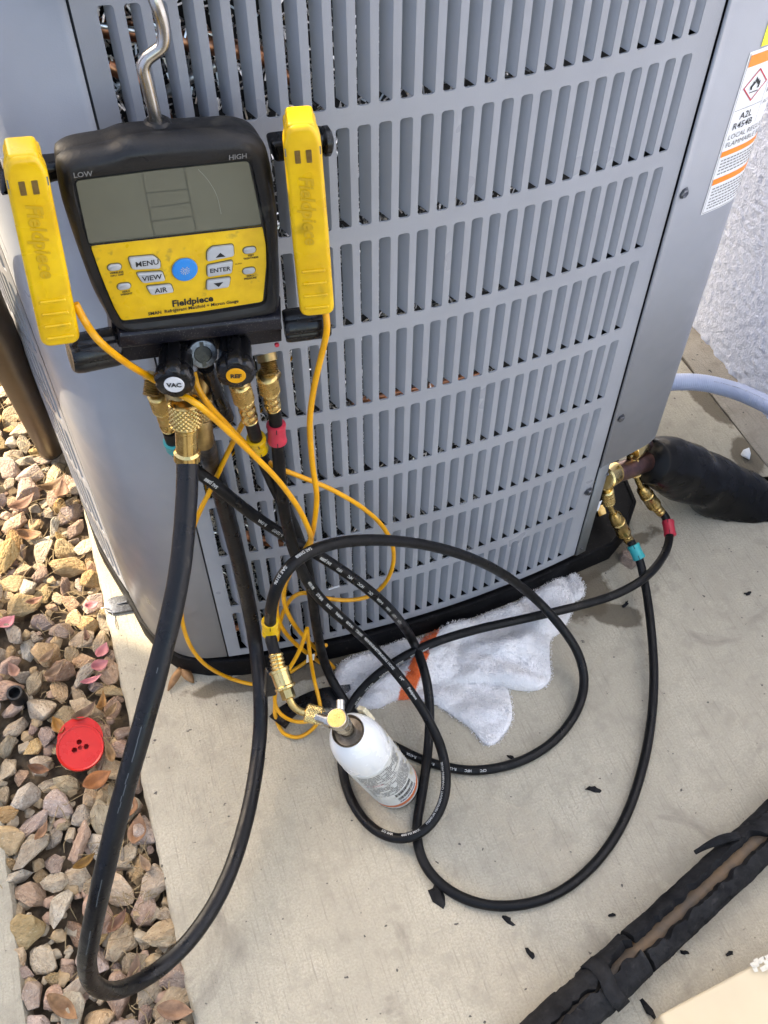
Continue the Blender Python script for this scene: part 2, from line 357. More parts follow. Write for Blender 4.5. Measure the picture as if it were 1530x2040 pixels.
def slab(name, poly, O, U, V, W, w0, w1, m, parent=None, bev=0.0, steps=3, ang=40):
    v, f = slab_geo(poly, O, U, V, W, w0, w1, bev, steps); return mk(name, v, f, m, parent, ang)
def box_geo(lo, hi):
    x0, y0, z0 = lo; x1, y1, z1 = hi
    return [(x0, y0, z0), (x1, y0, z0), (x1, y1, z0), (x0, y1, z0), (x0, y0, z1), (x1, y0, z1), (x1, y1, z1), (x0, y1, z1)], \
           [(0, 3, 2, 1), (4, 5, 6, 7), (0, 1, 5, 4), (1, 2, 6, 5), (2, 3, 7, 6), (3, 0, 4, 7)]
def text_geo(body, size, bold=0.0, spacing=1.0, shear=0.0, align='CENTER'):
    """flat outline of a line of lettering as (verts2d, faces), centred on the baseline middle"""
    c = bpy.data.curves.new('lettering', 'FONT'); c.body = body; c.size = size; c.offset = bold; c.space_character = spacing
    c.shear = shear; c.resolution_u = 2; c.align_x = align; c.align_y = 'CENTER'
    o = bpy.data.objects.new('lettering', c); COL.objects.link(o)
    dg = bpy.context.evaluated_depsgraph_get(); me = o.evaluated_get(dg).to_mesh()
    v = [(p.co.x, p.co.y) for p in me.vertices]; f = [tuple(p.vertices) for p in me.polygons]
    o.evaluated_get(dg).to_mesh_clear(); bpy.data.objects.remove(o); bpy.data.curves.remove(c)
    return v, f
def letters(name, body, size, O, U, V, m, parent=None, bold=0.0, spacing=1.0, shear=0.0, align='CENTER', lift=(0, 0, 0), sx=1.0):
    v, f = text_geo(body, size, bold, spacing, shear, align); O, U, V = Vector(O), Vector(U), Vector(V)
    return mk(name, [O+U*(a*sx)+V*b+Vector(lift) for a, b in v], f, m, parent)

# ================================================================== SETTING
X, Y, Z = Vector((1, 0, 0)), Vector((0, 1, 0)), Vector((0, 0, 1))
def edge_x(y): return -0.448-0.016*y      # left edge of the slab
# ground sheet to the horizon
tag(mk('ground', [(-200, -200, -0.075), (200, -200, -0.075), (200, 200, -0.075), (-200, 200, -0.075)], [(0, 1, 2, 3)], 'soil'), kind='structure')
# bed under the gravel, uneven
def gravel_bed():
    v = []; f = []; nx, ny = 40, 90
    for j in range(ny+1):
        for i in range(nx+1):
            x = -1.6+1.2*i/nx; y = -0.75+2.6*j/ny
            v.append((x, y, -0.046+0.010*noise.noise(Vector((x*9, y*9, 0)))))
    for j in range(ny):
        for i in range(nx):
            a = j*(nx+1)+i; f.append((a, a+1, a+nx+2, a+nx+1))
    return tag(mk('gravel_bed', v, f, 'soil', smooth=True), kind='structure')
BED = gravel_bed()
# concrete slab, its left arris worn
def concrete_slab():
    ys = [-2.0]+[-0.9+i*0.012 for i in range(int(2.9/0.012))]+[2.6]; v = []; f = []
    prof = [(0.0, -0.14), (-0.003, -0.02), (0.0, -0.006), (0.005, -0.0015), (0.014, 0.0), (0.30, 0.0), (1.197, 0.0), (1.2, -0.003), (1.2, -0.14)]
    for y in ys:
        w = 0.004*noise.noise(Vector((y*22, 0, 3)))+0.002*noise.noise(Vector((y*90, 5, 0)))
        for k, (dx, z) in enumerate(prof):
            x = edge_x(y)+dx+(w if k < 5 else 0)
            v.append((x, y, z-(abs(w)*0.8 if k in (2, 3) else 0)))
    m = len(prof)
    for j in range(len(ys)-1):
        for k in range(m-1): f.append((j*m+k, (j+1)*m+k, (j+1)*m+k+1, j*m+k+1))
    return tag(mk('concrete_slab', v, f, 'concrete', smooth=40), kind='structure')
SLAB = concrete_slab()
# footing strip between slab and house
def footing():
    v = []; f = []; n = 160
    for j in range(n+1):
        y = -1.2+3.4*j/n; w = 0.005*noise.noise(Vector((y*25, 1, 0)))
        v += [(0.7545+w, y, -0.14), (0.7500+w, y, -0.001), (0.7560+w, y, 0.0025), (0.83, y, 0.004)]
    for j in range(n):
        for k in range(3): f.append((j*4+k, (j+1)*4+k, (j+1)*4+k+1, j*4+k+1))
    return tag(mk('footing', v, f, 'concrete_old', smooth=40), kind='structure')
footing()
# kerb strip at the far left
def kerb():
    v = []; f = []; n = 120; prof = [(-0.5, -0.012), (-0.012, -0.012), (-0.004, -0.015), (0.0, -0.024), (0.0, -0.14)]
    for j in range(n+1):
        y = -1.6+3.6*j/n; w = 0.003*noise.noise(Vector((y*30, 7, 0)))
        xe = -0.640-0.018*(y+0.37)
        for k, (dx, z) in enumerate(prof): v.append((xe+dx+(w if k else 0), y, z))
    for j in range(n):
        for k in range(4): f.append((j*5+k, j*5+k+1, (j+1)*5+k+1, (j+1)*5+k))
    # only the near part: it stops beside the gravel
    keep = [q for q in f if v[q[0]][1] < -0.05]
    return tag(mk('pavement', v, keep, 'concrete', smooth=40), kind='structure')
kerb()
# stuccoed house wall
def house_wall():
    root = thing('house_wall', 'pale rough stucco house wall behind the right side of the condenser', 'wall', (0.808, 0.4, 0))
    v = []; f = []; ny, nz = 190, 230
    for j in range(nz+1):
        for i in range(ny+1):
            y = 0.02+0.95*i/ny; z = 0.004+1.10*j/nz
            p = Vector((y, z, 0)); h = 0.0026*noise.noise(p*100)+0.0018*noise.noise(p*205)
            lip = 0.006*max(0, 1-z/0.02)*(noise.noise(Vector((y*40, 2, 1)))+0.6*noise.noise(Vector((y*110, 2, 1))))
            v.append((0.812-max(-0.002, h)+lip, y, z))
    for j in range(nz):
        for i in range(ny):
            a = j*(ny+1)+i; f.append((a, a+ny+1, a+ny+2, a+1))
    mk('stucco', v, f, 'stucco', root, smooth=True)
    mk('wall', *box_geo((0.816, -2.2, -0.1), (1.0, 2.6, 3.2)), 'stucco', root)
house_wall()
# unseen wall added out of frame to shade the slab and the near gravel
def shade_wall():
    v, f = box_geo((-2.60, -6.0, -0.1), (-2.35, 1.87, 3.9))
    return tag(mk('wall', v, f, 'stucco'), kind='structure')
shade_wall()

# ================================================================== CONDENSER UNIT
PITCH = 0.0194556; SLOTW = 0.0121; SLOTH = 0.1023; ROW = 0.12; ZB0 = 0.9077
def bow(x): return 0.306885*x*x
def front_map(s, dep): return (s, bow(s)+dep)
def left_map(s, dep): return (-0.452+0.55*s*s+dep, 0.48-s)
UNIT = thing('condenser_unit', 'large grey louvred air conditioner condenser standing on the concrete slab', 'air conditioner', (0, 0.45, 0))

def slot_panel(name, fmap, s0, s1, parent, z0=0.053, z1=1.035):
    """sheet with rounded slots: per cell a ring between the cell border and the slot, plus the slot's turned-in edge"""
    g = G(); n = 3; r = 0.0030
    def P(s, z, d=0.0):
        a, b = fmap(s, d); return (a, b, z)
    cells = [(13.5-c)*PITCH for c in range(27, -1, -1)]; bar = PITCH-SLOTW
    for row in range(8):
        zb = ZB0-ROW*row; zt = zb+SLOTH; rail = ROW-SLOTH
        lo = z0 if row == 7 else zb-rail/2; hi = z1 if row == 0 else zt+rail/2
        for ci, xl in enumerate(cells):
            a = s0 if ci == 0 else xl-bar/2; b = s1 if ci == 27 else xl+SLOTW+bar/2
            inner = rrect(SLOTW, SLOTH, r, n, xl+SLOTW/2, (zb+zt)/2)
            outer = []
            for k, (sx, sz) in enumerate(((b, hi), (a, hi), (a, lo), (b, lo))):
                for q in range(n+1): outer.append((sx, sz))
            N = len(inner); base = len(g.v)
            v = [P(*q) for q in inner]
            v += [P(x, z, 0.0022) for x, z in inner]
            corners = [(b, hi), (a, hi), (a, lo), (b, lo)]
            v += [P(*q) for q in corners]
            f = []
            for k in range(4):
                for q in range(n): i = k*(n+1)+q; f.append((2*N+k, i+1, i))
                i = k*(n+1)+n; j = (i+1) % N; f.append((2*N+k, 2*N+(k+1) % 4, j, i))
            for i in range(N): j = (i+1) % N; f.append((i, j, N+j, N+i))
            g.add(v, f)
    bmv = g.build(name, 'grey_paint', parent, 30)
    return bmv
def fin_section():
    """plan section of one louvre: rooted on the slot's right edge, turned in and to the left"""
    pts = []
    for k in range(7):
        t = k/6; pts.append((SLOTW-0.0083*t+0.0006*sin(pi*t), 0.0004+0.0112*t**1.2))
    return pts
def fin_mesh():
    sec = fin_section(); v = []; f = []; n = len(sec); H = SLOTH
    zs = [0.0, 0.0015, H-0.0015, H]
    for z in zs:
        for (x, d) in sec: v.append((x, d, z+0.0045*(d/0.0125)*(1 if z < H/2 else -0.3)))
    for j in range(len(zs)-1):
        for i in range(n-1): f.append((j*n+i, j*n+i+1, (j+1)*n+i+1, (j+1)*n+i))
    me = bpy.data.meshes.new('louvre'); me.from_pydata(v, [], f); me.materials.append(M['grey_fin'])
    me.polygons.foreach_set('use_smooth', [True]*len(f)); return me
FIN = fin_mesh()
FRONT = slot_panel('front_panel', front_map, -0.2812, 0.2993, UNIT)
for row in range(8):
    for c in range(28):
        xl = (13.5-c)*PITCH; o = bpy.data.objects.new('louvre', FIN); COL.objects.link(o)
        o.location = (xl, bow(xl), ZB0-ROW*row)
        adopt(o, UNIT); o.rotation_euler = (0, 0, math.atan(2*0.306885*(xl+SLOTW/2)))
# side panel, seen edge-on at the left: its slots and louvres
SIDE = slot_panel('side_panel', left_map, -0.29, 0.29, UNIT)
g = G()
for row in range(8):
    for c in range(28):
        xl = (13.5-c)*PITCH; sec = fin_section(); v = []
        for z in (ZB0-ROW*row, ZB0-ROW*row+SLOTH):
            for (x, d) in sec: a, b = left_map(xl+x, d); v.append((a, b, z))
        n = len(sec); g.add(v, [(i, i+1, n+i+1, n+i) for i in range(n-1)])
tag(g.build('side_louvres', 'grey_fin', UNIT, True), kind='stuff')

def sheet_path(name, path, z0, z1, m, parent, zrows=None, smooth=35, thick=0.0015, z0f=None):
    """upright sheet following a plan path; thickness turned inwards"""
    zs = zrows or [z0, z1]; v = []; f = []; n = len(path)
    for j, z in enumerate(zs):
        for p in path:
            zz = z
            if z0f and j == 0: zz = z0f(p)
            v.append((p[0], p[1], zz))
    for j in range(len(zs)-1):
        for i in range(n-1): f.append((j*n+i, j*n+i+1, (j+1)*n+i+1, (j+1)*n+i))
    o = mk(name, v, f, m, parent, smooth)
    s = o.modifiers.new('thickness', 'SOLIDIFY'); s.thickness = thick; s.offset = -1
    return o
def qb(a, c, b, n=16): return [((1-t)**2*a[0]+2*t*(1-t)*c[0]+t*t*b[0], (1-t)**2*a[1]+2*t*(1-t)*c[1]+t*t*b[1]) for t in [i/n for i in range(n+1)]]
cl = [(p.x, p.y) for p in spline([(-0.2835, 0.025, 0), (-0.32, 0.0345, 0), (-0.35, 0.052, 0), (-0.37, 0.078, 0), (-0.384, 0.105, 0), (-0.394, 0.135, 0), (-0.4045, 0.184, 0)], 5)][::-1]
sheet_path('corner_panel', cl, 0.053, 1.035, 'grey_paint', UNIT)
sheet_path('seam', [(-0.2845, 0.0285), (-0.2798, 0.0272)], 0.053, 1.035, 'gap', UNIT)
# right-hand service cover
cr_ = [(0.3012, 0.0262), (0.3035, 0.0242)]+[(p.x, p.y) for p in smooth_path(spline([(0.306, 0.0262, 0), (0.345, 0.035, 0), (0.388, 0.0455, 0), (0.412, 0.058, 0), (0.425, 0.082, 0), (0.431, 0.12, 0), (0.435, 0.19, 0)], 5), 2)]
sheet_path('service_cover', cr_, 0.27, 1.035, 'grey_paint', UNIT)
sheet_path('seam', [(0.2990, 0.0300), (0.3025, 0.0310)], 0.053, 1.035, 'gap', UNIT)
# corner post under the cover
sheet_path('corner_post', [(0.2998, 0.0255), (0.3015, 0.0245), (0.3195, 0.0285), (0.3205, 0.045)], 0.053, 0.273, 'post_grey', UNIT)
# remaining sides
sheet_path('side_panel', [(0.435, 0.19), (0.455, 0.48), (0.43, 0.80)], 0.27, 1.035, 'grey_paint', UNIT)
sheet_path('corner_panel', [(0.43, 0.80), (0.38, 0.915), (0.28, 0.935), (0, 0.96), (-0.28, 0.935), (-0.38, 0.90), (-0.4045, 0.772)], 0.053, 1.035, 'grey_paint', UNIT)
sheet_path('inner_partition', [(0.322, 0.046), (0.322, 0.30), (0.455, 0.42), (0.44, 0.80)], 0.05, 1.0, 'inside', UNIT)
# lid
lid = [(x/50, bow(x/50)-0.012) for x in range(-14, 16)]+[(0.33, 0.03), (0.40, 0.07), (0.44, 0.19), (0.46, 0.48), (0.43, 0.85), (0.35, 0.95), (-0.30, 0.95), (-0.39, 0.90), (-0.41, 0.77), (-0.46, 0.48), (-0.412, 0.188), (-0.36, 0.055)]
slab('lid', [(a, b) for a, b in lid], (0, 0, 1.037), X, Y, Z, 0, 0.045, 'grey_paint', UNIT, bev=0.012)
# coil behind the louvres: dark core, bright bristling fins, copper tubes
core = [(x/100, bow(x/100)+0.050) for x in range(-30, 30)]
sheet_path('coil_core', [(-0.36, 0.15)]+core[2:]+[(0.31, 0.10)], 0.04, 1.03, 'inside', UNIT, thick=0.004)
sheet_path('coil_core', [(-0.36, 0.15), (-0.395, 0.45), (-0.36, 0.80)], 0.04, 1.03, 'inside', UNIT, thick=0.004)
g = G(); rnd = random.Random(3)
for i in range(15000):
    x = -0.285+0.40*rnd.random()**1.5; z = 0.06+0.97*rnd.random(); y = bow(x)+0.019+0.022*rnd.random()
    a = rnd.random()*2*pi; L = 0.005+0.008*rnd.random(); wd = 0.0008
    d = Vector((cos(a)*0.7, -0.5+0.5*rnd.random(), sin(a))).normalized(); s = d.cross(Vector((rnd.random()-.5, 1, rnd.random()-.5))).normalized()*wd
    p = Vector((x, y, z)); g.add([p-s, p+s, p+d*L+s, p+d*L-s], [(0, 1, 2, 3)])
tag(g.build('coil_fins', 'alu', UNIT), kind='stuff')
for pts, r in (([(-0.2675,0.0440,0.9847),(-0.2401,0.0397,0.9798),(-0.2145,0.0361,0.9725),(-0.1804,0.0320,0.9632),(-0.1570,0.0296,0.9566),(-0.1413,0.0281,0.9499)], 0.0075), ([(-0.2627,0.0432,0.9547),(-0.2470,0.0407,0.9451),(-0.2340,0.0388,0.9291),(-0.2262,0.0377,0.9040)], 0.007), ([(-0.1410,0.0301,0.9477),(-0.1255,0.0288,0.9331),(-0.1134,0.0279,0.9228)], 0.005),
               ([(-0.2495,0.0411,0.3590),(-0.2339,0.0388,0.3284),(-0.2035,0.0347,0.3039),(-0.1781,0.0317,0.2852)], 0.007), ([(-0.2810,0.0462,0.1099),(-0.2461,0.0406,0.0931),(-0.2083,0.0353,0.0958)], 0.006), ([(-0.0737,0.0277,0.5291),(-0.0367,0.0264,0.5267),(0.0203,0.0261,0.5256),(0.0932,0.0287,0.5215)], 0.005), ([(-0.0221,0.0261,0.3325),(0.0361,0.0264,0.3254),(0.1110,0.0298,0.3304),(0.1419,0.0322,0.3322)], 0.006)):
    tube('coil_tube', pts, r, 'copper', UNIT, seg=10)
for pts, r in (([(-0.2636,0.0393,0.9881),(-0.2439,0.0362,0.9835),(-0.2257,0.0336,0.9789),(-0.2111,0.0317,0.9740)], 0.003), ([(-0.2225,0.0332,0.9300),(-0.2049,0.0309,0.9388),(-0.1792,0.0279,0.9486)], 0.005)):
    tube('coil_tube', pts, r, 'alu', UNIT, seg=8)
tube('sensor_wire', [(-0.2574,0.0363,0.4039),(-0.2581,0.0364,0.4429),(-0.2167,0.0304,0.4892),(-0.1546,0.0233,0.5985),(-0.1293,0.0211,0.6441)], 0.0012, 'cable', UNIT, seg=6)
# base pan
bp = [(x/100, bow(x/100)-0.008) for x in range(-27, 31, 3)]+[(0.33, 0.024), (0.375, 0.030), (0.415, 0.055), (0.455, 0.100), (0.470, 0.19), (0.485, 0.5), (0.46, 0.82), (0.38, 0.95), (-0.30, 0.955), (-0.40, 0.90), (-0.41, 0.77), (-0.440, 0.65), (-0.458, 0.48), (-0.440, 0.30), (-0.4095, 0.183), (-0.3995, 0.135), (-0.377, 0.080), (-0.354, 0.049), (-0.318, 0.030)]
def base_pan():
    O = Vector((0, 0, 0)); rings = []
    for (d, z) in ((0.004, 0.0), (0.001, 0.003), (0.0, 0.040), (0.001, 0.046), (0.004, 0.047), (0.0065, 0.0465), (0.0075, 0.044), (0.010, 0.043)): rings.append(([tuple(q) for q in inset(bp, d)], z))
    v = [(a, b, z) for r, z in rings for a, b in r]; N = len(bp); f = []
    for i in range(len(rings)-1):
        for k in range(N): k2 = (k+1) % N; f.append((i*N+k, i*N+k2, (i+1)*N+k2, (i+1)*N+k))
    f.append(tuple((len(rings)-1)*N+k for k in range(N)))
    return mk('base_pan', v, f, 'base_black', UNIT, 40)
BASE = base_pan()
# foot tab bolted to the slab
def foot_tab():
    c = Vector((-0.4355,0.2067,0.0040)); u = Vector((1, -0.12, 0)).normalized(); wv = Vector((-u.y, u.x, 0))
    poly = [(0.030, 0.016), (0.0, 0.016)]+[(-0.014*sin(pi*k/8)*1.1, 0.016*cos(pi*k/8)) for k in range(1, 8)]+[(0.0, -0.016), (0.030, -0.016)]
    t = slab('foot_tab', poly[::-1], c, u, wv, Z, -0.002, 0.002, 'zinc', UNIT, bev=0.0007)
    v, f = lathe_geo([(0.0015, 0), (0.0015, 0.016)], c+u*0.005+Z*0.0025, u+Z*0.15, 8); mk('pin', v, f, 'steel', t, 40)
foot_tab()
# hex-head screws
def screw(p, nrm, r=0.0058):
    v, f = lathe_geo([(r*1.35, 0), (r*1.35, 0.0012), (r*0.95, 0.0014), (r*0.95, 0.0040), (r*0.7, 0.0048)], p, nrm, 6); mk('screw', v, f, 'zinc', UNIT, 20)
screw((0.3129,0.0290,0.7262), (0.2, -1, 0)); screw((0.3143,0.0293,0.3702), (0.2, -1, 0)); screw((0.2915,0.0251,0.2227), (0.17, -1, 0))
for p in ((0.3187,0.0302,0.2497), (0.3073,0.0280,0.0699)): screw(p, (0.2, -1, 0), 0.0022)
# ---- warning stickers wrapped round the service cover
def cover_xy(s):
    """plan point at arc length s along the cover, measured from its left edge"""
    P = cr_[2:]; d = 0
    for i in range(len(P)-1):
        a, b = Vector(P[i]), Vector(P[i+1]); L = (b-a).length
        if d+L >= s: t = (s-d)/L; q = a.lerp(b, t); n = Vector((b.y-a.y, -(b.x-a.x))).normalized(); return q, n
        d += L
    return Vector(P[-1]), Vector((1, 0))
def wrap(name, v2, f, m, parent, lift):
    vv = []
    for s, z in v2: q, n = cover_xy(s); q = q+n*lift; vv.append((q.x, q.y, z))
    return mk(name, vv, f, m, parent, True)
def wrap_rect(name, s0, s1, z0, z1, m, parent, lift, n=14):
    v = [(s0+(s1-s0)*i/n, z) for z in (z0, z1) for i in range(n+1)]
    return wrap(name, v, [(i, i+1, n+2+i, n+1+i) for i in range(n)], m, parent, lift)
def wrap_text(body, s, z, size, m, parent, lift, bold=0.0, align='LEFT', sx=1.0):
    v, f = text_geo(body, size, bold, 1.0, 0, align); return wrap('lettering', [(s+a*sx, z+b) for a, b in v], f, m, parent, lift)
S0 = 0.047
st = wrap_rect('warning_label', S0, S0+0.135, 0.684, 0.872, 'sticker', UNIT, 0.0006)
yl = wrap_rect('yellow_label', S0+0.0135, S0+0.15, 0.874, 0.99, 'sticker_yellow', UNIT, 0.0006)
for z0, z1 in ((0.8555, 0.868), (0.7555, 0.7622), (0.7212, 0.7287)): wrap_rect('orange_band', S0+0.003, S0+0.131, z0, z1, 'sticker_orange', st, 0.0010)
wrap_rect('border', S0+0.0015, S0+0.002, 0.686, 0.870, 'print_grey', st, 0.0010, 2)
wrap_rect('border', S0+0.0015, S0+0.133, 0.6855, 0.6862, 'print_grey', st, 0.0010)
wrap_rect('border', S0+0.0435, S0+0.0440, 0.785, 0.853, 'print_grey', st, 0.0010, 2); wrap_rect('border', S0+0.003, S0+0.0435, 0.8085, 0.8090, 'print_grey', st, 0.0010, 3)
wrap_text('A2L', S0+0.0235, 0.8000, 0.0110, 'print_black', st, 0.0011, align='CENTER', bold=0.00005)
wrap_text('R454B', S0+0.0225, 0.7895, 0.0110, 'print_black', st, 0.0011, align='CENTER', bold=0.00005)
wrap_text('LOCAL REGULATIONS', S0+0.0055, 0.7780, 0.0084, 'print_grey', st, 0.0011)
wrap_text('FLAMMABLE REFRIGERANT', S0+0.0055, 0.7690, 0.0084, 'print_grey', st, 0.0011)
vv, ff = [], []
for k, z in enumerate((0.7510, 0.7470, 0.7430, 0.7390, 0.7345, 0.7160, 0.7120, 0.7080, 0.7035, 0.6990, 0.6950, 0.6910)):
    q = S0+0.006
    while q < S0+0.125:
        L = 0.0015+0.005*noise.noise_vector(Vector((q*900, z*700, 0))).length; b0 = len(vv)
        vv += [(q, z-0.0009), (q+L, z-0.0009), (q+L, z+0.0006), (q, z+0.0006)]; ff.append((b0, b0+1, b0+2, b0+3)); q += L+0.0012
wrap('small_print', vv, ff, 'print_grey', st, 0.0011)
for k, z in enumerate((0.845, 0.832, 0.819, 0.806)):
    wrap_text(('DO NOT', 'RELEASE', 'REFRIGERANT', 'ACCESS')[k], S0+0.0465, z, 0.0075, 'print_grey', st, 0.0011)
# hazard diamond with a flame
cx, cz, hd = S0+0.0235, 0.8325, 0.0178
ring = [(cx, cz-hd), (cx+hd, cz), (cx, cz+hd), (cx-hd, cz)]; rin = [(cx+(a-cx)*0.88, cz+(b-cz)*0.88) for a, b in ring]
wrap('diamond', ring+rin, [(i, (i+1) % 4, 4+(i+1) % 4, 4+i) for i in range(4)], 'red_collar', st, 0.0011)
fl = [(-.0062, -.0040), (-.0072, -.0005), (-.0045, .0022), (-.0042, .0052), (-.0022, .0030), (-.0006, .0092), (.0016, .0050), (.0030, .0065), (.0038, .0026), (.0056, .0042), (.0068, .0002), (.0062, -.0042), (.0036, -.0046), (.0044, -.0012), (.0016, .0012), (.0002, .0034), (-.0016, .0008), (-.0042, -.0016), (-.0036, -.0046)]
def fill(poly):
    import mathutils
    t = mathutils.geometry.tessellate_polygon([[Vector((a, b, 0)) for a, b in poly]]); return [tuple(q) for q in t]
wrap('flame', [(cx+a, cz+b) for a, b in fl], fill(fl), 'print_black', st, 0.0011)
wrap_rect('flame_bar', cx-0.006, cx+0.006, cz-0.0078, cz-0.0068, 'print_black', st, 0.0011, 2)

# ---- service valves in the opening under the cover
def fitting(name, a, b, prof, m, parent, seg=18, knurl=None, L=None):
    """lathe along a->b, profile heights given as fractions of the length"""
    a, b = Vector(a), Vector(b); d = b-a; Ln = d.length
    kn = (knurl[0]*Ln, knurl[1]*Ln, knurl[2], knurl[3]) if knurl else None
    return lathe(name, [(r, h*Ln) for r, h in prof], a, d, m, parent, seg, kn)
def cyl(a, b, r0, r1, seg=14, name='pipe', m='brass', parent=None):
    return fitting(name, a, b, [(r0*0.85, 0), (r0, 0.06), (r1, 0.94), (r1*0.85, 1)], m, parent, seg)
VAL = thing('suction_valve', 'brass suction service valve with wide dark copper stub under the grey cover', 'valve', (0.3537,0.0550,0.1499))
tube('pipe', [(0.3398,0.0580,0.2037),(0.3801,0.0700,0.1872),(0.4231,0.0850,0.1706),(0.4586,0.1000,0.1524)], 0.0160, 'dark_copper', VAL, seg=18)
cyl((0.3294,0.0450,0.2138), (0.3551,0.0620,0.1982), 0.0185, 0.0185, 20, 'end_cap', 'brass_bright', VAL)
cyl((0.3584,0.0640,0.1960), (0.3642,0.0660,0.1940), 0.0170, 0.0170, 20, 'ring', 'brass', VAL)
cyl((0.3390,0.0500,0.1961), (0.3442,0.0480,0.1743), 0.0085, 0.0070, 12, 'stem', 'brass_bright', VAL)
cyl((0.4551,0.0980,0.1546), (0.4708,0.1060,0.1465), 0.0185, 0.0165, 18, 'ring', 'dark_copper', VAL)
cyl((0.4378,0.0850,0.1440), (0.4497,0.0900,0.1365), 0.006, 0.006, 10, 'stub', 'brass_dull', VAL)
VAL2 = thing('liquid_valve', 'small brass liquid service valve with copper elbow beneath the cover edge', 'valve', (0.4065,0.0900,0.1956))
cyl((0.3996,0.0800,0.2099), (0.4339,0.1000,0.1931), 0.0110, 0.0100, 16, 'body', 'brass_bright', VAL2)
cyl((0.3993,0.0860,0.2060), (0.4032,0.0820,0.1873), 0.0075, 0.0085, 12, 'stem', 'brass_bright', VAL2)
tube('pipe', [(0.4339,0.1000,0.1931),(0.4649,0.1200,0.1708),(0.4955,0.1350,0.1494),(0.5205,0.1400,0.1304),(0.5414,0.1400,0.1102),(0.5544,0.1380,0.0947)], 0.0085, 'dark_copper', VAL2, seg=14)
cyl((0.4929,0.1340,0.1501), (0.4999,0.1360,0.1455), 0.0092, 0.0092, 14, 'solder_ring', 'chrome', VAL2)
cyl((0.4516,0.1100,0.1579), (0.4807,0.1250,0.1414), 0.011, 0.010, 4, 'bracket', 'steel', VAL2)
# brass flare cap lying on the base pan
CAP = lathe('valve_cap', [(0.0075, 0), (0.0095, 0.001), (0.0095, 0.015), (0.0075, 0.0165)], Vector((0.3699,0.0923,0.0540))+Vector((0, 0, 0.003)), (0.95, 0.10, 0.12), 'brass_bright', None, 6, ang=20)
tag(CAP, 'loose hexagonal brass cap on the black base pan beside the corner post', 'valve cap')
tag(slab('paper_scrap', [(0, 0), (0.006, 0.002), (0.008, 0.026), (0.002, 0.024)], (0.3169,0.0300,0.1563), X, Z, -Y, 0, 0.0006, 'sticker', None), 'narrow white paper scrap against the dark corner post', 'paper')
# ---- insulated line set, conduit, pole
LS = thing('line_set', 'thick black wrapped refrigerant line running right from the service valves', 'insulated pipe', (0.6214,0.1048,0.0000))
def lineset():
    pts = [Vector(p) for p in [(0.4420,0.0920,0.1647),(0.4816,0.1000,0.1352),(0.5369,0.1000,0.0900),(0.5851,0.0920,0.0539),(0.6378,0.0780,0.0105),(0.6865,0.0650,-0.0195),(0.7523,0.0450,-0.0609),(0.8481,0.0200,-0.1230)]]
    path = smooth_path(spline(pts, 8), 4); F = rmf(path); seg = 28; v = []; f = []; n = len(path)
    for i, p in enumerate(path):
        t = i/(n-1); R = 0.037+0.015*min(1, t/0.32)**0.8
        for k in range(seg):
            a = 2*pi*k/seg; d = F[i][0]*cos(a)+F[i][1]*sin(a); q = p+d*R
            fold = 0.15*noise.noise(Vector((q.x*13, q.y*13, q.z*9)))+0.07*abs(noise.noise(q*24))
            pinch = 0.13*math.exp(-((t-0.36)/0.05)**2)*cos(2*a)
            q = p+d*R*(1+fold+pinch); q.z = max(q.z, 0.002); v.append(q)
    for i in range(n-1):
        for k in range(seg): k2 = (k+1) % seg; f.append((i*seg+k, i*seg+k2, (i+1)*seg+k2, (i+1)*seg+k))
    f.append(tuple(range(seg-1, -1, -1)))
    mk('wrap', v, f, 'wrap_black', LS, True)
lineset()
def conduit():
    c = thing('conduit', 'pale flexible ribbed electrical conduit between the condenser and the stucco wall', 'conduit', (0.7738,0.3223,0.0000))
    pts = [(0.5611,0.2892,0.1163),(0.6136,0.2749,0.1194),(0.6560,0.2589,0.1184),(0.6906,0.2311,0.1195),(0.7096,0.1990,0.1261),(0.7279,0.1527,0.1346),(0.7448,0.0938,0.1462)]
    path = smooth_path(spline(pts, 40), 3); n = len(path)
    v, f = tube_geo(path, lambda t: 0.0152+0.0005*sin(t*2*pi*75), 22); mk('jacket', v, f, 'conduit', c, True)
    rn = random.Random(4); g = G()
    F = rmf(path)
    for k in range(70):
        i = int(n*(0.40+0.45*k/70)); p = path[i]; d = (cam.location-p).normalized(); d = (d-F[i][2]*d.dot(F[i][2])).normalized(); s = F[i][2].cross(d)
        for q in range(2):
            a = -0.38-0.05*q+rn.random()*0.03; h = d*cos(a)+s*sin(a); h2 = d*cos(a-0.03)+s*sin(a-0.03); t = F[i][2]*0.0006
            if rn.random() < 0.55: g.add([p+h*0.0161-t, p+h*0.0161+t, p+h2*0.0161+t, p+h2*0.0161-t], [(0, 1, 2, 3)])
    g.build('jacket_print', 'print_grey', c)
conduit()
P0, P1 = Vector((-0.4964,0.6354,-0.0600)), Vector((-0.4665,0.3660,0.3904))
ax = (P1-P0).normalized()
pl = thing('metal_pole', 'dark brown round metal pole leaning out of the gravel beside the louvred side', 'pole', P0)
lathe('tube', [(0.0245, -0.1), (0.0245, 1.9), (0.022, 1.905)], P0, ax, 'pole', pl, 28)
lathe('collar', [(0.027, 0.0), (0.028, 0.003), (0.028, 0.018), (0.0245, 0.024)], P0+ax*0.02, ax, 'pole', pl, 28)

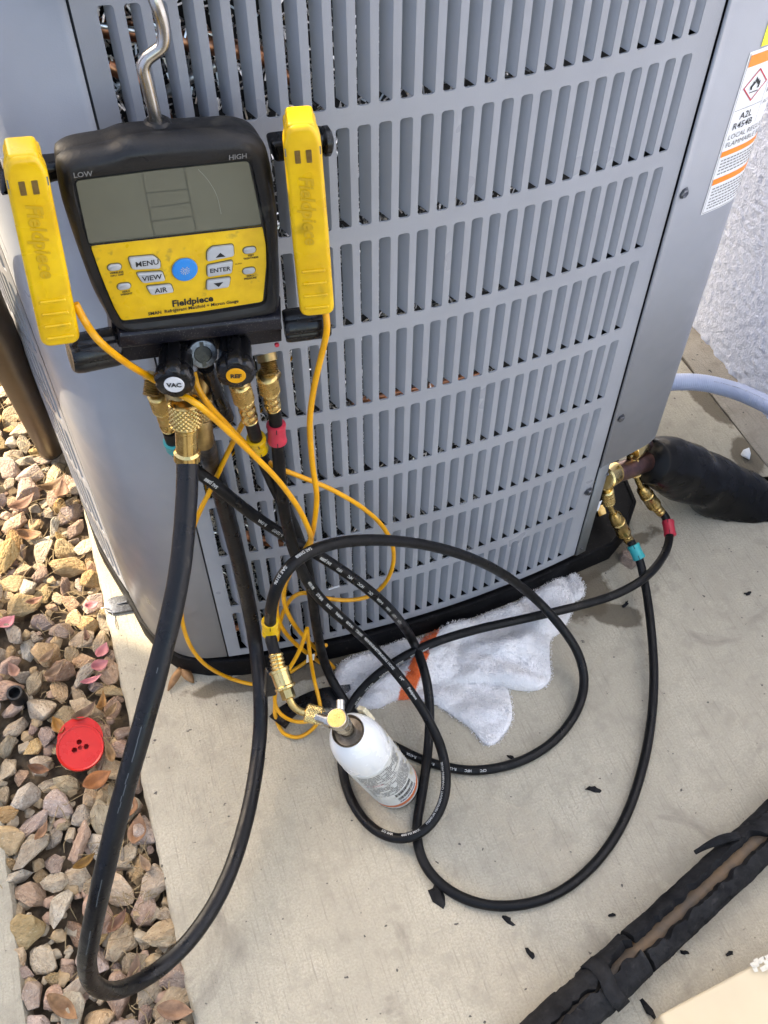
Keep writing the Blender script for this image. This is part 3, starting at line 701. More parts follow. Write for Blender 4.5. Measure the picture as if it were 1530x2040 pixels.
# ================================================================== DIGITAL MANIFOLD GAUGE
GA = radians(-4.7); GO = Vector((-0.2443, -0.08, 0.8411)); GU = Vector((cos(GA), 0, sin(GA))); GV = Vector((-sin(GA), 0, cos(GA))); GW = -Y
def gp(u, v, w=0.0): return GO+GU*u+GV*v+GW*w
GAUGE = thing('manifold_gauge', 'black and yellow digital refrigerant manifold gauge hanging on the grille by its hook', 'gauge', gp(0, -0.10, -0.05))
body = [(-0.0835,0.1143),(-0.0819,0.1179),(-0.0754,0.1214),(-0.0676,0.1232),(-0.0449,0.1247),(-0.0357,0.1283),(-0.0038,0.1285),(0.0325,0.1273),(0.0511,0.1266),(0.0642,0.1211),(0.0710,0.1128),(0.0754,0.0842),(0.0798,0.0391),(0.0814,-0.0152),(0.0823,-0.0474),(0.0796,-0.0625),(0.0091,-0.0644),(-0.0510,-0.0600),(-0.0621,-0.0545),(-0.0662,-0.0419),(-0.0737,-0.0146),(-0.0810,0.0390),(-0.0848,0.0826)]
body = [(u_, v_-(0.016*min(1, max(0, (v_-0.07)/0.03)))) for u_, v_ in body]
body = roundpoly(body, 0.013, 5)[::-1]
def gslab(name, poly, w0, w1, m, parent, bev=0.0, ang=40, steps=3): return slab(name, poly, GO, GU, GV, GW, w0, w1, m, parent, bev, steps, ang)
def ccw(p): return p if sum(p[i-1][0]*p[i][1]-p[i][0]*p[i-1][1] for i in range(len(p))) > 0 else p[::-1]
def gl_text(body_, size, u, v, w, m, parent, **k): return letters('lettering', body_, size, gp(u, v, w), GU, GV, m, parent, **k)
def boot():
    """rubber boot: rounded rim round a recessed face"""
    poly = ccw(body); rings = []
    for (d, wv) in ((0.008, -0.040), (0.0030, -0.038), (0.0008, -0.033), (0.0, -0.022), (0.0012, -0.0185), (-0.0005, -0.015), (-0.0005, -0.009), (0.0016, -0.003), (0.0052, 0.0022), (0.0085, 0.0030)): rings.append((inset(poly, d), wv))
    win = ccw(roundpoly([(-0.0743,0.0903),(-0.0109,0.0918),(0.0574,0.0914),(0.0619,0.0642),(0.0676,0.0314),(0.0701,-0.0083),(0.0674,-0.0480),(0.0101,-0.0491),(-0.0577,-0.0462),(-0.0622,-0.0305),(-0.0684,0.0057),(-0.0727,0.0346),(-0.0734,0.0686)], 0.006, 4))
    # resample both rings to the same count so that they can be bridged
    def resample(p, n):
        L = [0]; q = p+[p[0]]
        for i in range(len(p)): L.append(L[-1]+(Vector(q[i+1])-Vector(q[i])).length)
        out = []
        for k in range(n):
            s = L[-1]*k/n; i = max(j for j in range(len(p)) if L[j] <= s+1e-12); t = (s-L[i])/max(1e-9, L[i+1]-L[i]); out.append(tuple(Vector(q[i]).lerp(Vector(q[i+1]), t)))
        return out
    N = 160
    def by_angle(p):
        c = Vector((-0.005, 0.03)); out = []
        dense = resample(p, 2000); ang = [math.atan2(b-c.y, a-c.x) for a, b in dense]
        for k in range(N):
            a = -pi+2*pi*k/N; j = min(range(2000), key=lambda i: abs((ang[i]-a+pi) % (2*pi)-pi)); out.append(dense[j])
        return out
    R = [(by_angle(p), wv) for p, wv in rings]
    iw = by_angle(win); iw0 = by_angle(inset(win, -0.0045)); R += [(iw0, 0.0024), (by_angle(inset(win, -0.001)), 0.0008), (iw, -0.002)]
    v = [gp(a, b, wv) for p, wv in R for a, b in p]; f = []
    for i in range(len(R)-1):
        for k in range(N): k2 = (k+1) % N; f.append((i*N+k, i*N+k2, (i+1)*N+k2, (i+1)*N+k))
    f.append(tuple(range(N-1, -1, -1))); f.append(tuple((len(R)-1)*N+k for k in range(N)))
    return mk('rubber_boot', v, f, 'boot', GAUGE, 45)
boot()
gslab('back_housing', ccw([(-0.055, 0.05), (0.055, 0.05), (0.06, -0.05), (-0.05, -0.05)]), -0.072, -0.036, 'plastic_black', GAUGE, bev=0.004)
scr = ccw(roundpoly([(-0.0728,0.0885),(-0.0110,0.0901),(0.0558,0.0899),(0.0603,0.0644),(0.0655,0.0322),(-0.0046,0.0328),(-0.0713,0.0339),(-0.0723,0.0642)], 0.003, 3))
SCR = gslab('screen', scr, -0.0025, -0.0008, 'lcd', GAUGE)
for a, b in ([(-0.0248,0.0897),(-0.0206,0.0310)], [(0.0066,0.0901),(0.0122,0.0332)], [(-0.0237,0.0724),(0.0079,0.0718)], [(-0.0220,0.0596),(0.0086,0.0600)], [(-0.0213,0.0476),(0.0100,0.0477)]):
    d = Vector(b)-Vector(a); n = Vector((-d.y, d.x)).normalized()*0.0004
    mk('segment_line', [gp(a[0]+n.x, a[1]+n.y, -0.0005), gp(a[0]-n.x, a[1]-n.y, -0.0005), gp(b[0]-n.x, b[1]-n.y, -0.0005), gp(b[0]+n.x, b[1]+n.y, -0.0005)], [(0, 1, 2, 3)], 'lcd_line', SCR)
sc = [(0.0170,0.0877),(0.0241,0.0775),(0.0300,0.0638),(0.0327,0.0469)]
sp = spline([(a, b, 0) for a, b in sc], 5)
mk('scratch', [gp(p.x+s*0.00010, p.y+s*0.0001, -0.00045) for p in sp for s in (-1, 1)], [(2*i, 2*i+1, 2*i+3, 2*i+2) for i in range(len(sp)-1)], 'scratch', SCR)
fp = ccw(roundpoly([(-0.0707,0.0329),(-0.0047,0.0319),(0.0659,0.0312),(0.0686,0.0120),(0.0688,-0.0081),(0.0652,-0.0455),(0.0103,-0.0464),(-0.0561,-0.0438),(-0.0605,-0.0298),(-0.0669,0.0055)], 0.003, 3))
FP = gslab('face_plate', fp, -0.0025, -0.0004, 'yellow', GAUGE, bev=0.0006)
edge = [(-0.0713,0.0339),(-0.0046,0.0328),(0.0655,0.0317)]
g = G()
for i in range(2):
    a, b = edge[i], edge[i+1]; g.add([gp(a[0], a[1]-0.0008, 0.0003), gp(b[0], b[1]-0.0008, 0.0003), gp(b[0], b[1]+0.0006, 0.0003), gp(a[0], a[1]+0.0006, 0.0003)], [(0, 1, 2, 3)])
g.build('divider', 'plastic_black', FP)
def button(name, poly, m='button', r=0.0022, h=0.0022, label=None, size=0.0062, bold=0.00014):
    p = ccw(roundpoly(poly, r, 4)); gslab('button_rim', inset(p, -0.0007), -0.0006, 0.0001, 'button_rim', FP)
    b = gslab(name, p, -0.0005, h, m, FP, bev=0.0009)
    if label:
        cu = sum(q[0] for q in poly)/len(poly); cv = sum(q[1] for q in poly)/len(poly); gl_text(label, size, cu, cv, h+0.00015, 'print_black', b, bold=bold)
    return b
button('menu_button', [(-0.0436,0.0185),(-0.0240,0.0174),(-0.0190,0.0113),(-0.0196,0.0046),(-0.0418,0.0072)], label='MENU', size=0.0068)
button('view_button', [(-0.0391,0.0029),(-0.0183,0.0010),(-0.0167,-0.0078),(-0.0350,-0.0072)], label='VIEW', size=0.0066)
button('air_button', [(-0.0326,-0.0116),(-0.0126,-0.0125),(-0.0108,-0.0205),(-0.0294,-0.0203)], label='AIR', size=0.0066)
bu = button('up_button', [(0.0192,0.0146),(0.0231,0.0183),(0.0409,0.0181),(0.0413,0.0073),(0.0186,0.0054)])
be = button('enter_button', [(0.0184,0.0010),(0.0399,0.0026),(0.0385,-0.0093),(0.0181,-0.0100)], label='ENTER', size=0.0058)
bd = button('down_button', [(0.0175,-0.0135),(0.0375,-0.0137),(0.0354,-0.0232),(0.0165,-0.0231)])
def tri(cu, cv, s, par): mk('arrow', [gp(cu-0.0042, cv-s*0.0016, 0.00235), gp(cu+0.0042, cv-s*0.0016, 0.00235), gp(cu, cv+s*0.0028, 0.00235)], [(0, 1, 2)], 'print_black', par)
a = [(0.0297,0.0101),(0.0266,-0.0181)]; tri(a[0][0], a[0][1], 1, bu); tri(a[1][0], a[1][1], -1, bd)
for k, (u, v) in enumerate([(-0.0552,0.0108),(-0.0501,-0.0087),(0.0545,0.0102),(0.0535,-0.0102)]):
    button('small_button', rrect(0.0105, 0.0058, 0.0029, 3, u, v), r=0.0001, h=0.0014)
    for j, t in enumerate((('WIRELESS', 'ON / OFF'), ('ZERO', 'WEIGHT'), ('TEST', 'TIGHTNESS'), ('ZERO', 'PRESSURE'))[k]): gl_text(t, 0.0025, u+0.001, v-0.0056-0.0026*j, 0.0000, 'print_black', FP, bold=0.00008)
u, v = [(0.0409,-0.0021)][0]; gl_text('ALARM', 0.0018, u+0.004, v, 0, 'print_black', FP)
pw = [(0.0105*cos(2*pi*k/36), 0.0108*sin(2*pi*k/36)) for k in range(36)]
gslab('button_rim', inset(pw, -0.0006), -0.0006, 0.0001, 'yellow_deep', FP)
pb = gslab('power_button', pw, -0.0005, 0.0022, 'blue', FP, bev=0.0010)
g = G()
for k in range(12):
    a = 2*pi*k/12; d = Vector((cos(a), sin(a))); n = Vector((-d.y, d.x))*0.0003
    if k != 3: g.add([gp(*(d*0.0024+n), 0.0024), gp(*(d*0.0024-n), 0.0024), gp(*(d*0.0040-n), 0.0024), gp(*(d*0.0040+n), 0.0024)], [(0, 1, 2, 3)])
for k in range(22):
    a0 = pi/2+0.5+(2*pi-1.0)*k/22; a1 = pi/2+0.5+(2*pi-1.0)*(k+1)/22
    g.add([gp(cos(q)*r, sin(q)*r, 0.0024) for q, r in ((a0, 0.0012), (a1, 0.0012), (a1, 0.0018), (a0, 0.0018))], [(0, 1, 2, 3)])
g.add([gp(-0.0003, 0, 0.0024), gp(0.0003, 0, 0.0024), gp(0.0003, 0.0022, 0.0024), gp(-0.0003, 0.0022, 0.0024)], [(0, 1, 2, 3)])
g.build('power_symbol', 'print_white', pb)
gl_text('Fieldpiece', 0.0092, 0.0042, -0.0336, 0.0001, 'print_black', FP, bold=0.00030, sx=0.95)
gl_text('SMAN  Refrigerant Manifold + Micron Gauge', 0.0047, 0.0048, -0.0404, 0.0001, 'print_black', FP, bold=0.00008, sx=0.90)
u, v = [(-0.0671,0.0955)][0]; gl_text('LOW', 0.0058, u, v, 0.0034, 'print_grey', GAUGE, bold=0.0001)
u, v = [(0.0470,0.0967)][0]; gl_text('HIGH', 0.0058, u, v, 0.0034, 'print_grey', GAUGE, bold=0.0001)
# side shoulders carrying the clamps
for s, pts in ((1, [(0.0806,0.0859),(0.1284,0.0878),(0.1312,0.0708),(0.0846,0.0680)]), (-1, [(-0.1228,0.0866),(-0.0790,0.0865),(-0.0783,0.0731),(-0.1276,0.0643)])):
    gslab('clamp_post', ccw(roundpoly(pts, 0.004)), -0.045, -0.028, 'plastic_black', GAUGE, bev=0.004)
lathe('clamp_post_end', [(0.010, 0), (0.012, 0.002), (0.012, 0.006), (0.009, 0.008)], Vector((-0.1137,-0.0450,0.9101)), GU, 'plastic_black', GAUGE, 24)
# bent steel hook
hk = [(-0.2415,-0.0500,0.9503),(-0.2420,-0.0500,0.9682),(-0.2428,-0.0500,0.9854),(-0.2432,-0.0500,0.9947),(-0.2399,-0.0500,1.0004),(-0.2339,-0.0500,1.0038),(-0.2280,-0.0500,1.0071),(-0.2251,-0.0500,1.0134),(-0.2243,-0.0500,1.0236),(-0.2260,-0.0500,1.0357),(-0.2277,-0.0450,1.0454),(-0.2262,-0.0250,1.0486),(-0.2225,0.0000,1.0482),(-0.2189,0.0300,1.0364)]
tube('hook', hk, 0.0049, 'steel', GAUGE, seg=16)
lathe('hook_socket', [(0.011, 0), (0.0105, 0.006), (0.008, 0.008)], (-0.2410,-0.0500,0.9470), (0.08, 0, 1), 'boot', GAUGE, 18)
# manifold block under the boot
blk = ccw([(-0.0612,-0.0509),(0.0097,-0.0562),(0.0837,-0.0588),(0.0862,-0.1079),(0.0066,-0.1034),(-0.0604,-0.1027),(-0.0658,-0.0968)])
gslab('manifold_block', ccw([(-0.0640, -0.050), (0.0850, -0.056), (0.0860, -0.1060), (-0.0600, -0.1010), (-0.0660, -0.0950)]), -0.052, -0.014, 'anodised', GAUGE, bev=0.0015)
gslab('block_ledge', ccw([(-0.0600, -0.054), (0.0805, -0.061), (0.0815, -0.078), (-0.0625, -0.071)]), -0.055, 0.004, 'anodised', GAUGE, bev=0.004)
for (px, m_) in (([(-0.0560,-0.1035)][0], 'blue'), ([(0.0813,-0.1095)][0], 'red_collar')): gslab('port_dot', [(px[0]+0.0022*cos(2*pi*k/14), px[1]+0.0022*sin(2*pi*k/14)) for k in range(14)], -0.016, -0.0136, m_, GAUGE)
def fluted(name, p, axis, r, L, m, parent, n=6, depth=0.0016, prof=None):
    """hand-wheel knob with shallow flutes and a domed end"""
    x, y, a = frame(axis); p = Vector(p); v = []; f = []; seg = n*10
    prof = prof or [(0.72, 0.0), (0.80, 0.03), (0.84, 0.10), (0.86, 0.55), (0.92, 0.66), (1.0, 0.74), (1.0, 0.88), (0.94, 0.96), (0.82, 1.0)]
    for (q, h) in prof:
        for k in range(seg):
            t = 2*pi*k/seg; rr = r*q-depth*max(0, cos(n*t))**3*(1 if h < 0.97 else 0.3); v.append(p+a*(h*L)+(x*cos(t)+y*sin(t))*rr)
    for i in range(len(prof)-1):
        for k in range(seg): k2 = (k+1) % seg; f.append((i*seg+k, i*seg+k2, (i+1)*seg+k2, (i+1)*seg+k))
    f.append(tuple((len(prof)-1)*seg+k for k in range(seg))); f.append(tuple(range(seg-1, -1, -1)))
    return mk(name, v, f, m, parent, 40)
def front_knob(name, tip, tail, disc, word, colr):
    tip, tail = Vector(tip), Vector(tail); d = tip-tail
    k = fluted(name, tail, d, 0.0178, d.length, 'plastic_black', GAUGE, 6, 0.0024)
    a = d.normalized(); v, f = lathe_geo([(0.0088, 0), (0.0088, 0.0008), (0.0083, 0.0011)], tip-a*0.0002, a, 32); mk('cap_disc', v, f, disc, k, 30)
    up = (GV-a*GV.dot(a)).normalized(); ux = up.cross(a).normalized()
    letters('lettering', word, 0.0064, tip+a*0.0013, ux, up, colr, k, bold=0.0003, sx=0.98)
    return k
front_knob('vacuum_knob', (-0.2749,-0.1120,0.7491), (-0.2644,-0.0700,0.7481), 'white_disc', 'VAC', 'print_black')
front_knob('refrigerant_knob', (-0.2207,-0.1120,0.7432), (-0.2114,-0.0700,0.7437), 'cable', 'REF', 'print_black')
fluted('side_knob', (-0.3121,-0.0700,0.7691), (-0.3479,-0.0750,0.7740) and (Vector((-0.3479,-0.0750,0.7740))-Vector((-0.3121,-0.0700,0.7691))), 0.0172, 0.042, 'plastic_black', GAUGE, 6, 0.0016, [(0.90, 0), (0.97, 0.04), (1.0, 0.10), (1.0, 0.80), (0.96, 0.93), (0.85, 1.0)])
fluted('side_knob', (-0.1646,-0.0700,0.7497), (Vector((-0.1281,-0.0750,0.7497))-Vector((-0.1646,-0.0700,0.7497))), 0.0155, 0.042, 'plastic_black', GAUGE, 6, 0.0016, [(0.90, 0), (0.97, 0.04), (1.0, 0.10), (1.0, 0.80), (0.96, 0.93), (0.85, 1.0)])
# sight glass
sg = Vector((-0.2429,-0.0800,0.7469)); sa = Vector((0.0, -0.92, 0.40)).normalized()
S = lathe('sight_glass', [(0.0135, -0.024), (0.0135, -0.001), (0.0125, 0.0), (0.0080, 0.0003), (0.0075, -0.002)], sg, sa, 'zinc', GAUGE, 30)
v, f = lathe_geo([(0.0078, -0.002), (0.0074, 0.0002)], sg, sa, 24); mk('lens', v, f, 'plastic_black', S, 30)
xs, ys_, _ = frame(sa)
for t in (0.9, 0.9+pi):
    q0 = sg+sa*0.0007; d = GV*sin(pi/2 if t < 1 else -pi/2); n = GU*0.0018; d2 = (d-sa*d.dot(sa)).normalized()
    mk('slot', [q0+d2*0.006-n, q0+d2*0.006+n, q0+d2*0.0115+n, q0+d2*0.0115-n], [(0, 1, 2, 3)], 'plastic_black', S)
tube('bracket_strap', [(-0.2414,-0.0700,0.7229),(-0.2386,-0.0600,0.6936),(-0.2321,-0.0450,0.6501),(-0.2263,-0.0300,0.6117)], 0.0080, 'plastic_black', GAUGE, seg=10)

# brass ports under the block: threaded stubs
def thread(a, b, r, parent, name='port', m='brass_dull'):
    a, b = Vector(a), Vector(b); L = (b-a).length; prof = [(r*1.15, 0), (r*1.15, L*0.35)]
    n = 6
    for k in range(n): h = L*(0.38+0.57*k/n); prof += [(r*0.86, h), (r, h+L*0.045)]
    prof += [(r*0.84, L*0.97), (r*0.5, L)]
    return lathe(name, prof, a, b-a, m, parent, 18, ang=50)
thread((-0.2883,-0.0660,0.7272), (-0.2967,-0.0800,0.7110), 0.0078, GAUGE); thread((-0.1826,-0.0600,0.7124), (-0.1822,-0.0740,0.6969), 0.0085, GAUGE)
cyl((-0.2729,-0.0850,0.7209), (-0.2726,-0.0980,0.7107), 0.0120, 0.0115, 16, 'port', 'brass_dull', GAUGE)
cyl((-0.2456,-0.0600,0.7056), (-0.2521,-0.0660,0.6834), 0.0085, 0.0085, 16, 'port', 'brass_dull', GAUGE)
cyl((-0.2116,-0.0720,0.7060), (-0.2128,-0.0800,0.6961), 0.0085, 0.0085, 16, 'port', 'brass_dull', GAUGE)
cyl((-0.1784,-0.0660,0.6937), (-0.1836,-0.0720,0.6928), 0.0085, 0.0085, 16, 'port', 'brass_dull', GAUGE)

# ================================================================== PIPE CLAMPS
def clamp(name, label, top, bot, width, wdir, cat='clamp'):
    """long yellow spring clamp: front jaw slab with ribs and lettering, rear jaw behind it"""
    T, B = Vector(top), Vector(bot); V_ = (T-B).normalized(); L = (T-B).length; W_ = Vector(wdir); W_ = (W_-V_*W_.dot(V_)).normalized(); U_ = V_.cross(W_).normalized()
    root = thing(name, label, cat, B)
    def q(u, v, w): return B+U_*u+V_*v+W_*w
    h = width/2
    poly = ccw([(-h, 0.0), (h, 0.0), (h*0.99, L*0.45), (h*0.94, L*0.93), (h*0.62, L), (-h*0.62, L), (-h*0.94, L*0.93), (-h*0.99, L*0.45)])
    fr = slab('front_jaw', roundpoly(poly, 0.009, 6), B, U_, V_, W_, -0.0085, 0.006, 'yellow_clamp', root, bev=0.004, steps=4)
    slab('jaw_pad', roundpoly(inset(poly, 0.0022), 0.006, 3), B, U_, V_, W_, -0.0125, -0.0083, 'yellow_deep', root)
    cap = ccw([(-h*0.86, L*0.885), (h*0.86, L*0.885), (h*0.66, L*1.005), (-h*0.66, L*1.005)])
    slab('hinge_cap', roundpoly(cap, 0.003, 3), B, U_, V_, W_, -0.020, 0.0035, 'yellow_clamp', root, bev=0.003)
    rear = ccw([(-h*0.8, 0.026), (h*0.8, 0.026), (h*0.92, 0.045), (h*0.85, L*0.9), (-h*0.85, L*0.9), (-h*0.92, 0.045)])
    slab('rear_jaw', roundpoly(rear, 0.006, 3), B, U_, (V_*0.99-W_*0.0).normalized(), W_, -0.046, -0.034, 'yellow_clamp', root, bev=0.003)
    slab('spring_block', rrect(width*0.55, L*0.22, 0.004, 3, 0, L*0.70), B, U_, V_, W_, -0.035, -0.012, 'plastic_black', root)
    for k in range(4):
        z = L*(0.060+0.072*k); v, f = slab_geo(rrect(width*0.70-0.0005*k, 0.0030, 0.0014, 3, 0, z), B, U_, V_, W_, 0.0055, 0.0074, 0.0009); mk('grip_rib', v, f, 'yellow_clamp', fr, 50)
    for (u, v, a) in ((-h*0.28, L*0.865, 0), (h*0.28, L*0.865, 0), (-h*0.80, L*0.885, 1), (-h*0.74, L*0.845, 1), (h*0.80, L*0.885, 1), (h*0.74, L*0.845, 1)):
        wd, ht = (0.0042, 0.0105) if not a else (0.0030, 0.0065); slab('vent', rrect(wd, ht, 0.0004, 2, u, v), B, U_, V_, W_, 0.0045, 0.0064 if not a else 0.0052, 'print_grey' if a else 'brass_dull', fr)
    # raised name running down the jaw
    v2, f2 = text_geo('Fieldpiece', 0.0155, 0.0004, 1.0, 0.2); a = q(-0.0, L*0.60, 0.0066)
    mk('lettering', [a-V_*x+U_*y for x, y in v2], [tuple(reversed(t)) for t in f2], 'yellow_deep', fr)
    v2, f2 = text_geo('FIELDPIECE', 0.0042, 0.0, 1.0); a = q(0, L*0.060+L*0.036*3, 0.0064)
    return root, q, L
CL, ql, Ll = clamp('pipe_clamp', 'yellow pipe clamp on the left of the gauge, overlapping the frame edge', (-0.3381,-0.1100,0.9808), (-0.3536,-0.1100,0.8190), 0.0300, (0.0, -1, 0.06))
CR, qr, Lr = clamp('pipe_clamp', 'yellow pipe clamp on the right of the gauge, over the louvres', (-0.1446,-0.1040,0.9648), (-0.1410,-0.1040,0.7870), 0.0300, (-0.22, -1, 0.12))
CB = 0.0031
tube('cable', [(-0.3346,-0.1050,0.8486),(-0.3308,-0.1100,0.8313),(-0.3240,-0.1250,0.8227),(-0.3097,-0.1100,0.7837),(-0.2926,-0.0900,0.7429),(-0.2761,-0.0940,0.7259),(-0.2659,-0.1160,0.7328),(-0.2565,-0.1240,0.7261),(-0.2382,-0.1160,0.6839),(-0.2170,-0.1036,0.6301),(-0.1950,-0.1003,0.5799),(-0.1763,-0.0965,0.5238),(-0.1650,-0.0916,0.4726),(-0.1615,-0.0870,0.4384),(-0.1668,-0.0715,0.3984),(-0.1800,-0.0551,0.3506),(-0.1919,-0.0437,0.3010),(-0.1954,-0.0383,0.2468),(-0.1824,-0.0298,0.1689),(-0.1597,-0.0272,0.0991),(-0.1312,-0.0247,0.0149)], CB, 'cable', CL, seg=10, n=8)
tube('cable', [(-0.1323,-0.1000,0.7815),(-0.1335,-0.1045,0.7637),(-0.1387,-0.0991,0.7304),(-0.1473,-0.0933,0.6825),(-0.1524,-0.0879,0.6296),(-0.1520,-0.0849,0.5644),(-0.1501,-0.0851,0.5175),(-0.1546,-0.0847,0.4737),(-0.1605,-0.0801,0.4320),(-0.1704,-0.0631,0.3838),(-0.1858,-0.0474,0.3318),(-0.1999,-0.0357,0.2758),(-0.2067,-0.0329,0.2193),(-0.1963,-0.0282,0.1533),(-0.1715,-0.0250,0.0844),(-0.1349,-0.0224,0.0052)], CB, 'cable', CR, seg=10, n=8)
tube('cable', [(-0.2537,-0.0750,0.7235),(-0.2534,-0.0850,0.7116),(-0.2455,-0.0860,0.6857),(-0.2347,-0.0711,0.6494),(-0.2172,-0.0605,0.6015),(-0.1903,-0.0509,0.5455),(-0.1577,-0.0474,0.5081),(-0.1231,-0.0453,0.4700),(-0.0863,-0.0437,0.4201),(-0.0584,-0.0420,0.3678),(-0.0434,-0.0414,0.3151),(-0.0428,-0.0394,0.2660),(-0.0540,-0.0371,0.2254),(-0.0753,-0.0343,0.2026),(-0.1079,-0.0324,0.2058),(-0.1422,-0.0278,0.2237),(-0.1654,-0.0256,0.2432),(-0.1850,-0.0255,0.2353),(-0.2007,-0.0236,0.1930),(-0.2108,-0.0224,0.1380)], CB*0.95, 'cable', CR, seg=10, n=8)
tube('cable', [(-0.2019,-0.0325,0.6195),(-0.2136,-0.0310,0.5931),(-0.2348,-0.0281,0.5496),(-0.2578,-0.0246,0.4986),(-0.2778,-0.0213,0.4568),(-0.2975,-0.0178,0.4018),(-0.3172,-0.0141,0.3250),(-0.3299,-0.0096,0.2411),(-0.3304,-0.0065,0.1641),(-0.3169,-0.0042,0.0954),(-0.2866,0.0051,0.0200),(-0.2489,-0.0142,0.0120),(-0.2129,-0.0136,0.0120),(-0.1687,-0.0002,0.0140),(-0.1377,-0.0142,0.0702)], CB*0.95, 'cable', CL, seg=10, n=8)
tube('cable', [(-0.1708,-0.0510,0.1932),(-0.1883,-0.0591,0.1501),(-0.2122,-0.0599,0.1000),(-0.2291,-0.0630,0.0700),(-0.2348,-0.0707,0.0450),(-0.2293,-0.0865,0.0340),(-0.2125,-0.1032,0.0340),(-0.1911,-0.1088,0.0340),(-0.1749,-0.1055,0.0300)], CB*0.95, 'cable', CL, seg=10, n=8)
tube('cable', [(-0.1708,-0.0510,0.1932),(-0.1711,-0.0510,0.1271),(-0.1696,-0.0529,0.0550),(-0.1700,-0.0786,0.0300),(-0.1735,-0.0961,0.0160),(-0.1885,-0.1084,0.0080),(-0.2115,-0.1149,0.0060),(-0.2273,-0.1078,0.0060),(-0.2357,-0.0966,0.0080),(-0.2384,-0.0760,0.0200),(-0.2326,-0.0573,0.0300)], CB*0.95, 'cable', CR, seg=10, n=8)
cp = slab('cable_tag', [(0, 0), (0.012, 0.002), (0.014, 0.018), (0.002, 0.022)], (-0.1760,-0.0405,0.0831), X, Z, -Y, 0, 0.0006, 'sticker', CR)

# ================================================================== HOSES
HR = 0.0070
KN_PROF = [(0.70, 0), (0.90, 0.03), (1.0, 0.08), (1.0, 0.86), (0.86, 0.95), (0.70, 1.0)]
def knurl_nut(a, b, r, parent, m='brass'):
    return fitting('knurled_nut', a, b, [(r*q, h) for q, h in KN_PROF], m, parent, 18, (0.10, 0.84, r*0.075, 20))
def crimp(a, b, r, parent, m='brass_bright', n=4):
    prof = [(r*0.9, 0)]
    for k in range(n): h = k/n; prof += [(r*0.93, h+0.02), (r*1.06, h+0.25/n), (r*1.06, h+0.65/n), (r*0.90, h+0.95/n)]
    prof += [(r*1.0, 0.995), (r*0.8, 1.0)]
    return fitting('crimp_ferrule', a, b, prof, m, parent, 20)
def collar(a, b, r, m, parent):
    c = fitting('colour_collar', a, b, [(r*0.80, 0), (r*1.02, 0.03), (r*1.06, 0.12), (r*0.97, 0.30), (r*0.97, 0.72), (r*1.06, 0.90), (r*1.02, 0.97), (r*0.80, 1.0)], m, parent, 22)
    A, B = Vector(a), Vector(b); d = (B-A); mid = A+d*0.08; cd_ = (cam.location-mid); cd_ = (cd_-d*cd_.dot(d)/d.length_squared).normalized(); s = d.normalized().cross(cd_)
    for (h0, h1) in ((0.02, 0.28), (0.74, 0.98)):
        mk('slit', [A+d*h0+cd_*r*1.07-s*0.0005, A+d*h0+cd_*r*1.07+s*0.0005, A+d*h1+cd_*r*1.05+s*0.0005, A+d*h1+cd_*r*1.05-s*0.0005], [(0, 1, 2, 3)], 'print_black', c)
    return c
def collar_at(path, P, L, r, m, parent):
    P = Vector(P); i = min(range(1, len(path)-1), key=lambda k: (path[k]-P).length); t = (path[i+1]-path[i-1]).normalized()
    return collar(path[i]-t*L/2, path[i]+t*L/2, r, m, parent)
def hose_print(path, r, words, t0, parent, size=0.0050, side=0.35, flip=False, gap=0.012):
    """white lettering printed along the hose, following its bends"""
    L = [0]
    for i in range(1, len(path)): L.append(L[-1]+(path[i]-path[i-1]).length)
    F = rmf(path); g = G(); s = L[-1]*t0
    def pos(s, t):
        s = max(0, min(L[-1]-1e-5, s)); i = next(j for j in range(len(L)-1) if L[j+1] > s); k = (s-L[i])/(L[i+1]-L[i]); p = path[i].lerp(path[i+1], k); tan = F[i][2]
        d = (cam.location-p); d = (d-tan*d.dot(tan)).normalized(); sd = tan.cross(d); a = side+t/r; return p+(d*cos(a)+sd*sin(a))*(r+0.0004)
    for wd in words:
        v2, f2 = text_geo(wd, size, 0.00015, 1.0, 0, 'LEFT'); wl = max(a for a, b in v2)
        if s+wl > L[-1]: break
        vv = [pos(s+(wl-a if flip else a), (b if flip else -b)) for a, b in v2]; g.add(vv, f2); s += wl+gap
    if g.v: g.build('hose_print', 'print_white', parent)

# --- thick vacuum hose
VH = thing('vacuum_hose', 'thick black vacuum hose looping down from the gauge over the gravel', 'hose', (-0.5178,-0.3607,-0.0200))
VP = [(-0.2776,-0.1097,0.6563),(-0.2842,-0.1304,0.6417),(-0.2928,-0.1524,0.6257),(-0.3054,-0.1808,0.6040),(-0.3224,-0.2108,0.5786),(-0.3425,-0.2392,0.5524),(-0.3634,-0.2672,0.5261),(-0.3830,-0.2904,0.5000),(-0.4033,-0.3132,0.4728),(-0.4262,-0.3369,0.4366),(-0.4503,-0.3620,0.3953),(-0.4731,-0.3822,0.3489),(-0.4938,-0.3969,0.3008),(-0.5094,-0.4049,0.2528),(-0.5182,-0.4073,0.1914),(-0.5145,-0.4039,0.1314),(-0.4974,-0.3962,0.0906),(-0.4673,-0.3826,0.0640),(-0.4297,-0.3631,0.0564),(-0.3924,-0.3349,0.0552),(-0.3571,-0.2951,0.0531),(-0.3242,-0.2429,0.0521),(-0.2943,-0.1838,0.0553),(-0.2680,-0.1201,0.0687),(-0.2518,-0.0723,0.1083),(-0.2403,-0.0063,0.1354),(-0.2394,-0.0004,0.2566),(-0.2421,-0.0000,0.3703),(-0.2458,-0.0035,0.4557),(-0.2509,-0.0147,0.5327),(-0.2572,-0.0780,0.6396)]
_, vpath = tube('hose_tube', VP, 0.0104, 'vac_hose', VH, seg=22, n=8, sm=5, wob=0.03)
